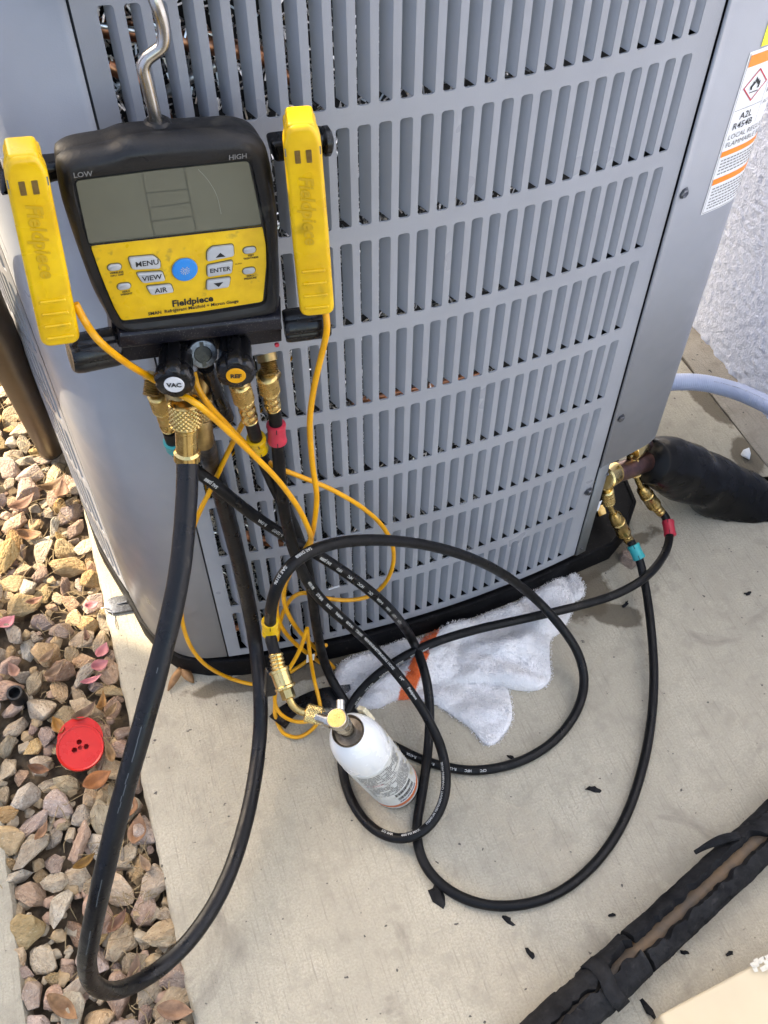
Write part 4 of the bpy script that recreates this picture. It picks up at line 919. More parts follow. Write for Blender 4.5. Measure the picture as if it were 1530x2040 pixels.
fitting('ferrule', (-0.2723,-0.1080,0.6935), (-0.2787,-0.1120,0.6521), [(0.0100, 0), (0.0118, 0.03), (0.0118, 0.10), (0.0105, 0.14), (0.0105, 0.72), (0.0125, 0.78), (0.0128, 0.97), (0.0108, 1.0)], 'brass_bright', VH, 24)
knurl_nut((-0.2690,-0.1030,0.7195), (-0.2727,-0.1080,0.6910), 0.0150, VH)
knurl_nut((-0.2528,-0.0700,0.6908), (-0.2562,-0.0760,0.6636), 0.0125, VH, 'brass_dull')
fitting('ferrule', (-0.2564,-0.0760,0.6658), (-0.2596,-0.0800,0.6330), [(0.0100, 0), (0.0112, 0.1), (0.0112, 0.9), (0.0104, 1.0)], 'brass_dull', VH, 20)
# worn pale line along the hose
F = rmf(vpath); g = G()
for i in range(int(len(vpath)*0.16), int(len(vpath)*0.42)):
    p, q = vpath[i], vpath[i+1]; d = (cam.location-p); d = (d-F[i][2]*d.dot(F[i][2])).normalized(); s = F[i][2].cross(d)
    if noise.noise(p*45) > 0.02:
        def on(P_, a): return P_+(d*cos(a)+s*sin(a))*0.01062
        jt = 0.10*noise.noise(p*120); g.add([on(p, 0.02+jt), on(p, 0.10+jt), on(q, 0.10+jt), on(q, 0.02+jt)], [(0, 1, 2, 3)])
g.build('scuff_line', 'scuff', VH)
cl_ = slab('hose_clip', rrect(0.016, 0.044, 0.003, 3), (-0.2384,-0.1019,0.1789), (0.97, 0.0, -0.24), (0.22, 0.30, 0.93), (0, -0.95, 0.3), 0, 0.012, 'plastic_black', VH, bev=0.002)

# --- low-side hose, teal collars
TH = thing('refrigerant_hose', 'black hose with teal collars sweeping in the widest loop across the slab', 'hose', (-0.0209,-0.4307,0.0000))
TP = [(-0.2871,-0.0620,0.6438),(-0.2864,-0.0560,0.6174),(-0.2800,-0.0359,0.5681),(-0.2657,-0.0363,0.5409),(-0.2523,-0.0385,0.5203),(-0.2296,-0.0418,0.4777),(-0.1992,-0.0438,0.4275),(-0.1657,-0.0456,0.3787),(-0.1309,-0.0527,0.3337),(-0.0947,-0.0632,0.2831),(-0.0576,-0.0690,0.2140),(-0.0119,-0.0411,0.0700),(-0.0098,-0.0957,0.0580),(-0.0184,-0.1443,0.0400),(-0.0407,-0.1993,0.0220),(-0.0687,-0.2528,0.0100),(-0.0921,-0.2939,0.0075),(-0.1028,-0.3332,0.0075),(-0.0971,-0.3688,0.0075),(-0.0754,-0.4027,0.0075),(-0.0422,-0.4277,0.0075),(-0.0010,-0.4418,0.0075),(0.0451,-0.4452,0.0075),(0.0951,-0.4344,0.0075),(0.1445,-0.4118,0.0075),(0.1940,-0.3765,0.0080),(0.2457,-0.3241,0.0100),(0.2903,-0.2661,0.0140),(0.3277,-0.2035,0.0220),(0.3571,-0.1363,0.0340),(0.3850,-0.0677,0.0360),(0.3933,-0.0188,0.0580),(0.3874,0.0089,0.0760)]
_, tpath = tube('hose_tube', TP, HR, 'hose', TH, seg=16, n=8, sm=5, wob=0.03)
knurl_nut((-0.2908,-0.0740,0.7067), (-0.2893,-0.0680,0.6772), 0.0092, TH, 'brass')
crimp((-0.2887,-0.0680,0.6804), (-0.2875,-0.0630,0.6485), 0.0076, TH, 'brass', 3)
collar_at(tpath, (-0.2856,-0.0560,0.6164), 0.020, 0.0090, 'teal', TH)
collar_at(tpath, (0.3919,-0.0068,0.0680), 0.026, 0.0100, 'teal', TH)
def coupler(pts, parent, r=0.0110, mats=('brass_bright', 'brass', 'brass')):
    """valve end: knurled nut, bent tube, stepped body, crimp; pts = nut top, nut end, body start, body end, crimp end"""
    a, b, c, d, e = (Vector(p) for p in pts)
    knurl_nut(a, b, r*0.98, parent, mats[0])
    tube('bent_tube', [a.lerp(b, 0.7), b, b.lerp(c, 0.5)+(b-a)*0.12, c, c.lerp(d, 0.3)], r*0.46, mats[1], parent, seg=12, n=5)
    fitting('coupler_body', c, d, [(r*0.55, 0), (r*0.95, 0.14), (r*0.98, 0.40), (r*1.10, 0.42), (r*1.10, 0.47), (r*1.02, 0.49), (r*1.02, 0.90), (r*1.10, 0.92), (r*1.10, 0.98), (r*0.75, 1.0)], mats[1], parent, 22)
    crimp(d, e, r*0.72, parent, mats[2], 3)
coupler(((0.3428,0.0480,0.1810), (0.3521,0.0450,0.1457), (0.3624,0.0400,0.1230), (0.3912,0.0340,0.0645), (0.4046,0.0300,0.0414)), TH)
hose_print(tpath, HR, ['SAE J2196', 'SAE J2888'], 0.045, TH, flip=True, side=0.2)
hose_print(tpath, HR, ['R-134A', 'R-1234YF', 'S23F 17', 'SAE J2196', 'SAE J2888', 'HFO', 'HFC', 'HCFC', 'CFC', 'R-410A', 'R-404A', 'R-1234YF', 'SAE J2196'], 0.118, TH, flip=True, side=0.2)
# --- high-side hose, red collars
RH = thing('refrigerant_hose', 'black hose with red collars crossing the towel and curling under the bottle', 'hose', (-0.1231,-0.2954,0.0000))
RP = [(-0.1816,-0.0620,0.6457),(-0.1814,-0.0600,0.6114),(-0.1832,-0.0637,0.5771),(-0.1844,-0.0636,0.5363),(-0.1850,-0.0655,0.4860),(-0.1823,-0.0678,0.4357),(-0.1773,-0.0703,0.3861),(-0.1673,-0.0734,0.3367),(-0.1504,-0.0771,0.2875),(-0.1216,-0.0775,0.2238),(-0.0822,-0.0598,0.1150),(-0.0607,-0.1028,0.1000),(-0.0431,-0.1474,0.0820),(-0.0321,-0.1900,0.0640),(-0.0300,-0.2285,0.0500),(-0.0387,-0.2643,0.0400),(-0.0573,-0.2924,0.0310),(-0.0846,-0.3103,0.0240),(-0.1164,-0.3130,0.0210),(-0.1437,-0.2948,0.0130),(-0.1624,-0.2623,0.0075),(-0.1699,-0.2227,0.0075),(-0.1669,-0.1822,0.0075),(-0.1556,-0.1414,0.0090),(-0.1370,-0.1075,0.0140),(-0.1127,-0.0871,0.0260),(-0.0757,-0.0721,0.0420),(-0.0299,-0.0627,0.0550),(0.0251,-0.0568,0.0600),(0.0913,-0.0567,0.0600),(0.1566,-0.0617,0.0600),(0.2153,-0.0649,0.0580),(0.2730,-0.0648,0.0520),(0.3302,-0.0646,0.0540),(0.3890,-0.0514,0.0560),(0.4468,-0.0132,0.0420),(0.4797,0.0248,0.0340),(0.4860,0.0502,0.0420),(0.4786,0.0600,0.0540)]
_, rpath = tube('hose_tube', RP, HR, 'hose', RH, seg=16, n=8, sm=5, wob=0.03)
knurl_nut((-0.1865,-0.0720,0.6983), (-0.1843,-0.0660,0.6672), 0.0105, RH)
crimp((-0.1841,-0.0660,0.6699), (-0.1825,-0.0620,0.6417), 0.0082, RH, 'brass_bright', 3)
collar_at(rpath, (-0.1823,-0.0600,0.6011), 0.026, 0.0098, 'red_collar', RH)
collar_at(rpath, (0.4874,0.0366,0.0300), 0.028, 0.0100, 'red_collar', RH)
coupler(((0.4023,0.0820,0.1913), (0.4158,0.0780,0.1550), (0.4285,0.0720,0.1265), (0.4629,0.0660,0.0723), (0.4795,0.0600,0.0508)), RH)
hose_print(rpath, HR, ['4000 PSI', '275 BAR', 'BURST', 'Fieldpiece', '600 PSI MAX', '275 BAR BURST', 'PREMIUM REFRIGERANT CHARGING HOSE', '1/4"', 'Fieldpiece'], 0.165, RH, flip=False, side=-0.1)
hose_print(rpath, HR, ['PREMIUM REFRIGERANT CHARGING HOSE', '600 PSI MAX', '275 BAR'], 0.41, RH, flip=True, side=0.6)
hose_print(rpath, HR, ['600 PSI', '275 BAR', 'Fieldpiece', 'HOSE', 'REFRIGERANT'], 0.62, RH, flip=False, side=0.85)
# --- charging hose, yellow collars
YH = thing('refrigerant_hose', 'black hose with yellow collars arching over the towel to the white bottle', 'hose', (0.1412,-0.2424,0.0000))
YP = [(-0.2069,-0.0660,0.6364),(-0.2051,-0.0620,0.6140),(-0.1988,-0.0499,0.5599),(-0.1896,-0.0450,0.5043),(-0.1772,-0.0404,0.4433),(-0.1659,-0.0376,0.3800),(-0.1595,-0.0382,0.3182),(-0.1570,-0.0404,0.2555),(-0.1555,-0.0406,0.1782),(-0.1502,-0.0371,0.0850),(-0.1433,-0.0540,0.0380),(-0.1331,-0.0855,0.0180),(-0.1205,-0.1198,0.0085),(-0.0993,-0.1556,0.0075),(-0.0733,-0.1871,0.0075),(-0.0383,-0.2196,0.0075),(0.0065,-0.2454,0.0075),(0.0535,-0.2558,0.0075),(0.1021,-0.2544,0.0075),(0.1513,-0.2394,0.0075),(0.1956,-0.2111,0.0120),(0.2225,-0.1760,0.0240),(0.2268,-0.1385,0.0450),(0.2095,-0.1066,0.0780),(0.1846,-0.0649,0.1050),(0.1270,-0.0570,0.1887),(0.0622,-0.0648,0.2734),(-0.0017,-0.0720,0.3386),(-0.0607,-0.0829,0.3902),(-0.1126,-0.0961,0.4297),(-0.1556,-0.1106,0.4545),(-0.1890,-0.1270,0.4652),(-0.2115,-0.1383,0.4529),(-0.2259,-0.1443,0.4189),(-0.2305,-0.1330,0.3549),(-0.2333,-0.1495,0.3458),(-0.2325,-0.1627,0.3387)]
_, ypath = tube('hose_tube', YP, HR, 'hose', YH, seg=16, n=8, sm=5, wob=0.03)
knurl_nut((-0.2146,-0.0780,0.7014), (-0.2114,-0.0720,0.6692), 0.0105, YH)
crimp((-0.2111,-0.0720,0.6719), (-0.2079,-0.0660,0.6367), 0.0082, YH, 'brass_bright', 3)
collar_at(ypath, (-0.2025,-0.0560,0.5885), 0.026, 0.0100, 'yellow_clamp', YH)
collar_at(ypath, (-0.2295,-0.1299,0.3575), 0.026, 0.0098, 'yellow_clamp', YH)
crimp((-0.2325,-0.1607,0.3402), (-0.2335,-0.1772,0.3303), 0.0082, YH, 'brass_bright', 4)
fitting('coupler_body', (-0.2337,-0.1761,0.3310), (-0.2318,-0.1990,0.3184), [(0.0100, 0), (0.0125, 0.05), (0.0125, 0.16), (0.0112, 0.18), (0.0112, 0.80), (0.0128, 0.84), (0.0128, 0.94), (0.009, 1.0)], 'brass_bright', YH, 22)
fitting('hex_neck', (-0.2318,-0.1990,0.3184), (-0.2309,-0.2101,0.3142), [(0.0085, 0), (0.0085, 0.92), (0.006, 1.0)], 'brass_bright', YH, 6)
tube('bent_tube', [(-0.2310,-0.2086,0.3153),(-0.2295,-0.2174,0.3116),(-0.2240,-0.2257,0.3095),(-0.2160,-0.2313,0.3086)], 0.0045, 'brass', YH, seg=12)
knurl_nut((-0.2179,-0.2297,0.3094), (-0.1988,-0.2411,0.3071), 0.0112, YH, 'brass_bright')
hose_print(ypath, HR, ['SAE J2196', 'SAE J2888', 'R-410A', 'R-134A', 'R-1234YF', 'HFC', 'CFC'], 0.36, YH, flip=True, side=0.1)
hose_print(ypath, HR, ['SAE J2888', 'SAE J2196'], 0.905, YH, flip=False, side=0.5)

# ================================================================== BOTTLE
def bottle():
    B = Vector((-0.1021,-0.2316,0.0000))+Vector((0, 0, 0.0075)); T = Vector((-0.1757,-0.2580,0.2891)); A = (T-B); H = A.length; a = A.normalized(); R = 0.0345
    root = thing('refrigerant_bottle', 'small scuffed white refrigerant bottle with brass valve standing on the slab', 'bottle', B)
    x, y, _ = frame(a)
    def prof_mesh(name, prof, m, par=root, seg=40, ang=40): v, f = lathe_geo([(r, h*H) for r, h in prof], B, a, seg, None, name != 'shell'); return mk(name, v, f, m, par, ang)
    dome = [(1.0, 0.70), (0.995, 0.76), (0.97, 0.82), (0.91, 0.875), (0.80, 0.925), (0.66, 0.962), (0.52, 0.985)]
    sh = prof_mesh('shell', [(R*0.86, 0.0), (R*0.94, 0.003), (R*0.97, 0.012), (R, 0.03)]+[(R*q, h) for q, h in dome], 'can_white')
    prof_mesh('base_rim', [(R*0.80, -0.004), (R*0.93, -0.006), (R*0.985, 0.004), (R*0.985, 0.014), (R*0.96, 0.018)], 'steel')
    prof_mesh('neck_ring', [(R*0.545, 0.980), (R*0.575, 0.990), (R*0.555, 0.999), (R*0.515, 0.994), (R*0.48, 0.972), (R*0.43, 0.950), (R*0.36, 0.946), (R*0.33, 0.958), (R*0.30, 0.958), (R*0.29, 0.945)], 'neck_metal', ang=60)
    lb = prof_mesh('paper_label', [(R*1.006, 0.035), (R*1.008, 0.04), (R*1.008, 0.695), (R*1.006, 0.70)], 'can_label')
    prof_mesh('orange_band', [(R*1.010, 0.060), (R*1.012, 0.062), (R*1.012, 0.095), (R*1.010, 0.097)], 'can_orange', lb)
    cdir = (cam.location-(B+a*H*0.4)); cdir = (cdir-a*cdir.dot(a)).normalized(); sd = a.cross(cdir).normalized()
    def on(s, h, lift=0.0006): t = s/R; return B+a*h+(cdir*cos(t)+sd*sin(t))*(R*1.008+lift)
    rn = random.Random(11); g = G()
    rows = [0.665-0.021*k for k in range(18)]
    for k, h in enumerate(rows):
        s = -0.036
        big = k in (8, 9)
        while s < (0.010 if k in (6, 7) else 0.030):
            L = 0.002+0.006*rn.random(); th = 0.0009 if not big else 0.0006
            if rn.random() < 0.86:
                n = max(1, int(L/0.002)); e = s+L
                for q in range(n): s0 = s+(e-s)*q/n; s1 = s+(e-s)*(q+1)/n; g.add([on(s0, h*H-th), on(s1, h*H-th), on(s1, h*H+th), on(s0, h*H+th)], [(0, 1, 2, 3)])
            s += L+0.0009
    for (h0, h1) in ((0.235, 0.275), (0.165, 0.205)):
        s = -0.010
        while s < 0.020:
            wv = 0.0003+0.0010*rn.random(); g.add([on(s, h0*H), on(s+wv, h0*H), on(s+wv, h1*H), on(s, h1*H)], [(0, 1, 2, 3)]); s += wv+0.0004+0.0005*rn.random()
    g.build('small_print', 'print_black', lb)
    v2, f2 = text_geo('Nu-Calgon', 0.0075, 0.0003, 1.0, 0.2); mk('lettering', [on(p+0.006, 0.133*H+q) for p, q in v2], f2, 'print_blue', lb)
    v2, f2 = text_geo('R-410A', 0.0070, 0.0, 1.0, 0.2); mk('lettering', [on(p-0.022, 0.52*H+q, 0.0008) for p, q in v2], f2, 'red_collar', lb)
    # torn paper and old tape
    tp = G()
    for k in range(34):
        s = 0.026+0.028*rn.random(); h = H*(0.15+0.62*rn.random()); L = 0.004+0.010*rn.random(); w2 = 0.001+0.003*rn.random()
        tp.add([on(s, h), on(s+w2, h+L*0.3), on(s+w2*0.6, h+L, 0.002*rn.random()), on(s-w2*0.4, h+L*0.7)], [(0, 1, 2, 3)])
    tp.build('paper_tear', 'paper_tear', root)
    v = [on(0.062, 0.80*H, -0.004), on(0.078, 0.78*H, -0.004), on(0.078, 0.92*H, -0.002), on(0.066, 0.95*H, -0.004)]
    v2 = [p+cdir*(-0.001)+sd*0.005+a*0.001 for p in v]; mk('tape_flap', v+v2, [(0, 1, 2, 3), (4, 7, 6, 5), (0, 4, 5, 1), (1, 5, 6, 2), (2, 6, 7, 3), (3, 7, 4, 0)], 'paper_tear', root)
    # valve
    V0 = B+a*(H*0.950)
    vb = lathe('valve', [(0.0095, 0), (0.0095, 0.026), (0.0080, 0.030), (0.0080, 0.0315), (0.0105, 0.0335), (0.0105, 0.041), (0.0085, 0.044), (0.0085, 0.052), (0.0118, 0.054), (0.0122, 0.058), (0.0122, 0.064), (0.0112, 0.066)], V0, a, 'chrome', root, 26)
    side = Vector((-0.2159,-0.2314,0.3099))-(V0+a*0.040); c0 = V0+a*0.040
    fitting('side_port', c0, c0+side*0.80, [(0.0075, 0), (0.0075, 0.35), (0.0092, 0.36), (0.0092, 0.55), (0.0072, 0.57), (0.0072, 1.0)], 'chrome', vb, 18)
    hd = Vector((-0.1761,-0.2353,0.3249))-(V0+a*0.048); fitting('handle', V0+a*0.048, V0+a*0.048+hd*1.0, [(0.0050, 0), (0.0050, 0.95), (0.0035, 1.0)], 'chrome', vb, 16)
    v, f = lathe_geo([(0.0108, 0.0), (0.0104, 0.0006)], V0+a*0.066, a, 26); mk('valve_face', v, f, 'brass', vb, 30)
bottle()
# fabric hose strap on the slab
def strap():
    pts = [Vector(p) for p in [(-0.2387,-0.0878,0.0180),(-0.2199,-0.0763,0.0200),(-0.1962,-0.0693,0.0180),(-0.1722,-0.0674,0.0140),(-0.1453,-0.0700,0.0100),(-0.1183,-0.0734,0.0060)]]
    path = smooth_path(spline(pts, 8), 2); v = []; f = []
    F = rmf(path)
    for i, p in enumerate(path):
        d = F[i][2].cross(Z).normalized(); t = 0.45*sin(i*0.12); wv = (d*cos(t)+Z*sin(t))*0.016
        nrm = F[i][2].cross(wv).normalized()*0.0014
        v += [p-wv+nrm, p+wv+nrm, p+wv-nrm, p-wv-nrm]
    for q in v: q.z = max(q.z, 0.001)
    for i in range(len(path)-1):
        for k in range(4): k2 = (k+1) % 4; f.append((i*4+k, i*4+k2, (i+1)*4+k2, (i+1)*4+k))
    f += [(3, 2, 1, 0), tuple(4*(len(path)-1)+k for k in range(4))]
    tag(mk('hose_strap', v, f, 'plastic_black', None, 40), 'black fabric hook-and-loop strap lying under the brass elbow', 'strap')
strap()

# ================================================================== GRAVEL
def stone_mesh(seed, fine=True):
    """angular crushed rock: hull of scattered points, chipped edges, rough faces"""
    rn = random.Random(seed); bm = bmesh.new()
    for k in range(15):
        d = Vector((rn.gauss(0, 1), rn.gauss(0, 1), rn.gauss(0, 1))).normalized(); bm.verts.new(d*(0.80+0.28*rn.random()))
    bmesh.ops.convex_hull(bm, input=bm.verts); bmesh.ops.delete(bm, geom=[v for v in bm.verts if not v.link_faces], context='VERTS')
    bmesh.ops.dissolve_limit(bm, angle_limit=radians(14), verts=bm.verts, edges=bm.edges)
    bmesh.ops.bevel(bm, geom=list(bm.edges), offset=0.055, segments=1, affect='EDGES')
    bmesh.ops.triangulate(bm, faces=bm.faces)
    if fine: bmesh.ops.subdivide_edges(bm, edges=bm.edges, cuts=1, use_grid_fill=True)
    off = Vector((seed*3.1, 0, 0))
    for v in bm.verts: v.co += v.co.normalized()*(0.05*noise.noise(v.co*2.0+off)+0.035*noise.noise(v.co*5.5+off))
    me = bpy.data.meshes.new('stone'); bm.to_mesh(me); bm.free()
    me.materials.append(M[('stone_a', 'stone_b', 'stone_c')[seed % 3]]); me.polygons.foreach_set('use_smooth', [True]*len(me.polygons)); me.set_sharp_from_angle(angle=radians(24))
    return me
SM = [stone_mesh(k) for k in range(18)]
def gravel():
    rn = random.Random(21); placed = []
    def seen(x, y):
        p = cam.matrix_world.inverted() @ Vector((x, y, -0.03)); u = p.x/-p.z*1921.33+765; v = 1020-p.y/-p.z*1921.33; return u, v
    cand = []
    # dart throwing, large stones first
    for size, tries in ((0.0235, 420), (0.0195, 2600), (0.0155, 8000), (0.0115, 12000)):
        for _ in range(tries):
            y = -0.56+1.95*rn.random(); x0 = -0.655-0.018*(y+0.37) if y < -0.05 else -1.05
            x = x0+(edge_x(y)-x0)*rn.random(); r = size*(0.85+0.35*rn.random())
            if x > edge_x(y)-r*0.55 or (y < -0.05 and x < x0+r*0.5): continue
            u, v = seen(x, y)
            if not (-90 < u < 520 and 480 < v < 2120): continue
            if all((x-a)**2+(y-b)**2 > (0.76*(r+c))**2 for a, b, c in placed): placed.append((x, y, r)); cand.append((x, y, r, u, v))
    def px(c): return c[2]*(1+0.0006*c[4])
    cand.sort(key=lambda c: -px(c)*(1 if -30 < c[3] < 470 and 560 < c[4] < 2050 else 0.1))
    g = []; small = G()
    for k, (x, y, r, u, v) in enumerate(cand):
        z = -0.036+r*0.40+0.010*rn.random(); s = (r*(1.15+0.4*rn.random()), r*(0.80+0.2*rn.random()), r*(0.62+0.2*rn.random()))
        if k < 300:
            o = bpy.data.objects.new('stone', SM[k % 18]); COL.objects.link(o); o.location = (x, y, z); o.scale = s
            o.rotation_euler = (rn.uniform(-0.5, 0.5), rn.uniform(-0.5, 0.5), rn.uniform(0, 6.28)); o.parent = BED
        else: g.append((x, y, z, s, rn.random()*6.28))
    # the rest, and small chips filling the gaps
    for _ in range(1100):
        y = -0.56+1.9*rn.random(); x0 = -0.655-0.018*(y+0.37) if y < -0.05 else -1.05; x = x0+(edge_x(y)-0.004-x0)*rn.random(); r = 0.005+0.007*rn.random(); u, v = seen(x, y)
        if -60 < u < 500 and 480 < v < 2080: g.append((x, y, -0.034+0.012*rn.random(), (r*1.2, r, r*0.7), rn.random()*6.28))
    tm = [stone_mesh(100+k, False) for k in range(9)]; vs_, fs, mi = [], [], []
    for i, (x, y, z, s, a) in enumerate(g):
        me = tm[i % 9]; b = len(vs_); c, d = cos(a), sin(a)
        for v in me.vertices: p = v.co; q = (p.x*s[0], p.y*s[1], p.z*s[2]); vs_.append((x+q[0]*c-q[1]*d, y+q[0]*d+q[1]*c, z+q[2]))
        for p in me.polygons: fs.append(tuple(t+b for t in p.vertices)); mi.append(i % 3)
    o = mk('small_gravel', vs_, fs, ['stone_a_fine', 'stone_b_fine', 'stone_c_fine'], BED, 30, mi); o['kind'] = 'stuff'
    # straw and twigs between the stones
    st = G()
    for _ in range(420):
        y = -0.5+1.5*rn.random(); x = edge_x(y)-0.01-abs(rn.gauss(0, 0.06)); a = rn.random()*6.28; L = 0.012+0.035*rn.random(); z = -0.022+0.018*rn.random()
        p = Vector((x, y, z)); d = Vector((cos(a), sin(a), rn.uniform(-0.25, 0.25)))*L; n = Vector((-sin(a), cos(a), 0))*0.0006; m_ = p+d*0.5+Vector((0, 0, 0.004*rn.random()))+n*rn.uniform(-6, 6)
        if p.x+d.x > edge_x(p.y+d.y)-0.002: continue
        st.add([p-n, p+n, m_+n, m_-n, p+d+n*0.4, p+d-n*0.4], [(0, 1, 2, 3), (3, 2, 4, 5)])
    o = st.build('dry_straw', 'straw', BED); o['kind'] = 'stuff'
gravel()
# ================================================================== LEAVES
def leaf_obj(p, L, Wd, rz, curl, fold, tilt, m='leaf', tip=0.0, name='dry_leaf'):
    v = []; f = []; n = 9
    for i in range(n+1):
        t = i/n; wv = Wd*sin(pi*min(1, t*1.02+0.02))**0.75*(1-0.25*t)+0.0004
        for k in (-1, -0.5, 0, 0.5, 1):
            x = L*(t-0.5); y = wv*k*0.5; z = curl*L*(2*t-1)**2*0.5+fold*abs(y)*1.0+0.0012*noise.noise(Vector((x*160+p[0]*50, y*160, 1)))
            v.append(Vector((x, y, z)))
    for i in range(n):
        for k in range(4): a = i*5+k; f.append((a, a+1, a+6, a+5))
    R = Matrix.Rotation(rz, 3, 'Z') @ Matrix.Rotation(tilt, 3, 'Y') @ Matrix.Rotation(tip, 3, 'X')
    o = mk(name, [R @ q for q in v], f, m, None, True); o.location = p
    s = o.modifiers.new('thickness', 'SOLIDIFY'); s.thickness = 0.0005
    return o
LV = [  # position, length, width, heading, curl, fold, tilt, label
 ((-0.5500,0.0209,-0.0040), .034, .018, 1.9, .3, .5, .2, 'brown leaf tucked against the upper left of the red cap'),
 ((-0.5096,0.0278,-0.0020), .040, .016, .5, .5, .6, .1, 'curled brown leaf lying above the red cap'),
 ((-0.4825,0.0318,-0.0020), .036, .013, 1.3, .6, .8, .3, 'narrow upright curled leaf above and right of the red cap'),
 ((-0.4713,0.0181,0.0000), .034, .012, 1.0, .2, .6, .4, 'slim pointed leaf between the red cap and the slab edge'),
 ((-0.4828,-0.0487,-0.0040), .042, .013, 1.7, .5, .7, .1, 'long curled tan leaf right of the red cap'),
 ((-0.5073,-0.0821,-0.0020), .040, .026, .3, .2, .2, .1, 'broad flat brown leaf just below the red cap'),
 ((-0.4694,-0.1343,-0.0120), .040, .020, 1.5, .4, .5, .2, 'dark brown leaf beside the slab edge behind the thick hose'),
 ((-0.4661,-0.1708,-0.0100), .040, .024, 1.2, .3, .3, .0, 'pale tan leaf wedged at the slab edge below the dark brown leaf'),
 ((-0.4638,-0.2226,-0.0120), .030, .011, 1.9, .4, .6, .2, 'small pointed tan leaf at the slab edge under the tan wedge'),
 ((-0.5855,-0.0374,-0.0060), .030, .014, -.5, .4, .4, .1, 'short curled leaf left of and below the red cap'),
 ((-0.5584,0.4771,-0.0100), .050, .024, .6, .4, .4, .2, 'orange leaf on the stones below the brown pole'),
 ((-0.5017,0.4955,-0.0040), .055, .022, .5, .5, .5, .2, 'bright orange leaf beside the foot of the brown pole'),
 ((-0.4858,0.4761,-0.0020), .045, .024, 1.3, .5, .4, .1, 'rust coloured leaf against the slab by the pole'),
 ((-0.5531,0.4045,-0.0100), .040, .020, -.4, .4, .4, .1, 'rust leaf among stones near the left image edge'),
 ((-0.5444,0.1189,-0.0060), .036, .016, .6, .4, .4, .1, 'smooth tan leaf on a stone at the slab corner level'),
 ((-0.5519,0.1486,-0.0040), .030, .013, .7, .3, .3, .1, 'light brown oval leaf left of the pink blossoms'),
 ((-0.4869,0.1590,-0.0020), .030, .010, 1.6, .6, .8, .3, 'thin upright curled leaf next to the foot tab'),
 ((-0.5593,0.2618,-0.0060), .026, .012, .2, .4, .5, .1, 'small orange leaf on stones left of the foot tab'),
 ((-0.5928,-0.3686,-0.0080), .045, .020, -.9, .5, .5, .1, 'reddish brown leaf at the bottom edge below the hose loop'),
 ((-0.4611,-0.4171,-0.0060), .042, .022, -.4, .3, .4, .1, 'brown leaf at the bottom edge against the slab'),
 ((-0.5017,-0.3564,-0.0080), .040, .015, 1.2, .4, .6, .1, 'tan leaf under the bottom bend of the thick hose'),
 ((-0.5433,-0.1918,-0.0120), .032, .013, .4, .4, .5, .1, 'brown leaf showing left of the thick hose'),
 ((-0.5933,-0.1318,-0.0080), .028, .012, .9, .4, .5, .1, 'small brown leaf on stones near the concrete kerb'),
 ((-0.5136,-0.2859,-0.0120), .034, .014, .7, .4, .5, .1, 'brown leaf under stones inside the hose loop'),
 ((-0.6043,0.1404,-0.0080), .032, .016, 1.9, .4, .5, .1, 'dull tan leaf near the left edge by the black tube'),
 ((-0.5356,0.9960,-0.0100), .050, .022, .3, .4, .4, .1, 'distant orange leaf at the far left edge'),
]
for (p, L, W_, rz, c, fo, ti, lab) in LV:
    tag(leaf_obj(p, L*1.1, W_*1.2, rz, c*1.6, fo*1.5, ti), lab, 'leaf', 'dry leaves lying about')
# folded leaf on the slab: two halves hinged
def folded_leaf():
    o1 = Vector((-0.3548,0.0525,0.0100)); g = G()
    for tgt, wv in (((-0.3830,0.0250,0.0010), 0.011), ((-0.3428,0.0259,0.0010), 0.013)):
        d = Vector(tgt)-o1; s = d.cross(Z).normalized(); n = 7; v = []
        for i in range(n+1):
            t = i/n; w_ = wv*sin(pi*(0.18+0.80*t))**0.7
            for k in (-1, 0, 1): v.append(o1+d*t+s*w_*k*0.6+Z*(0.006*sin(pi*t)*(1-abs(k)*0.6)+0.002))
        g.add(v, [(i*3+k, i*3+k+1, i*3+k+4, i*3+k+3) for i in range(n) for k in (0, 1)])
    o = g.build('dry_leaf', 'leaf', None, True); s = o.modifiers.new('thickness', 'SOLIDIFY'); s.thickness = 0.0006
    tag(o, 'brown leaf folded in two on the slab by the base pan corner', 'leaf', 'dry leaves lying about')
folded_leaf()
PT = [((-0.4715,0.2209,-0.0020), .018, .016, .2, 'pale pink petal at the slab edge beside the foot tab'), ((-0.4677,0.1283,-0.0020), .024, .018, 1.0, 'salmon pink petal against the slab edge'),
      ((-0.4753,0.1042,-0.0020), .022, .020, .3, 'salmon petal just below the first salmon petal'), ((-0.4925,0.0831,-0.0020), .026, .010, .2, 'hot pink crumpled petal below the salmon petals'),
      ((-0.6069,0.2354,-0.0080), .024, .022, .6, 'deep pink petal at the left edge'), ((-0.5073,0.7941,-0.0040), .018, .016, .9, 'deep pink petal near the brown pole')]
for (p, L, W_, rz, lab) in PT:
    tag(leaf_obj(p, L*1.3, W_*1.25, rz, .5, .5, .15, 'petal', name='flower_petal'), lab, 'petal', 'pink petals on the gravel')
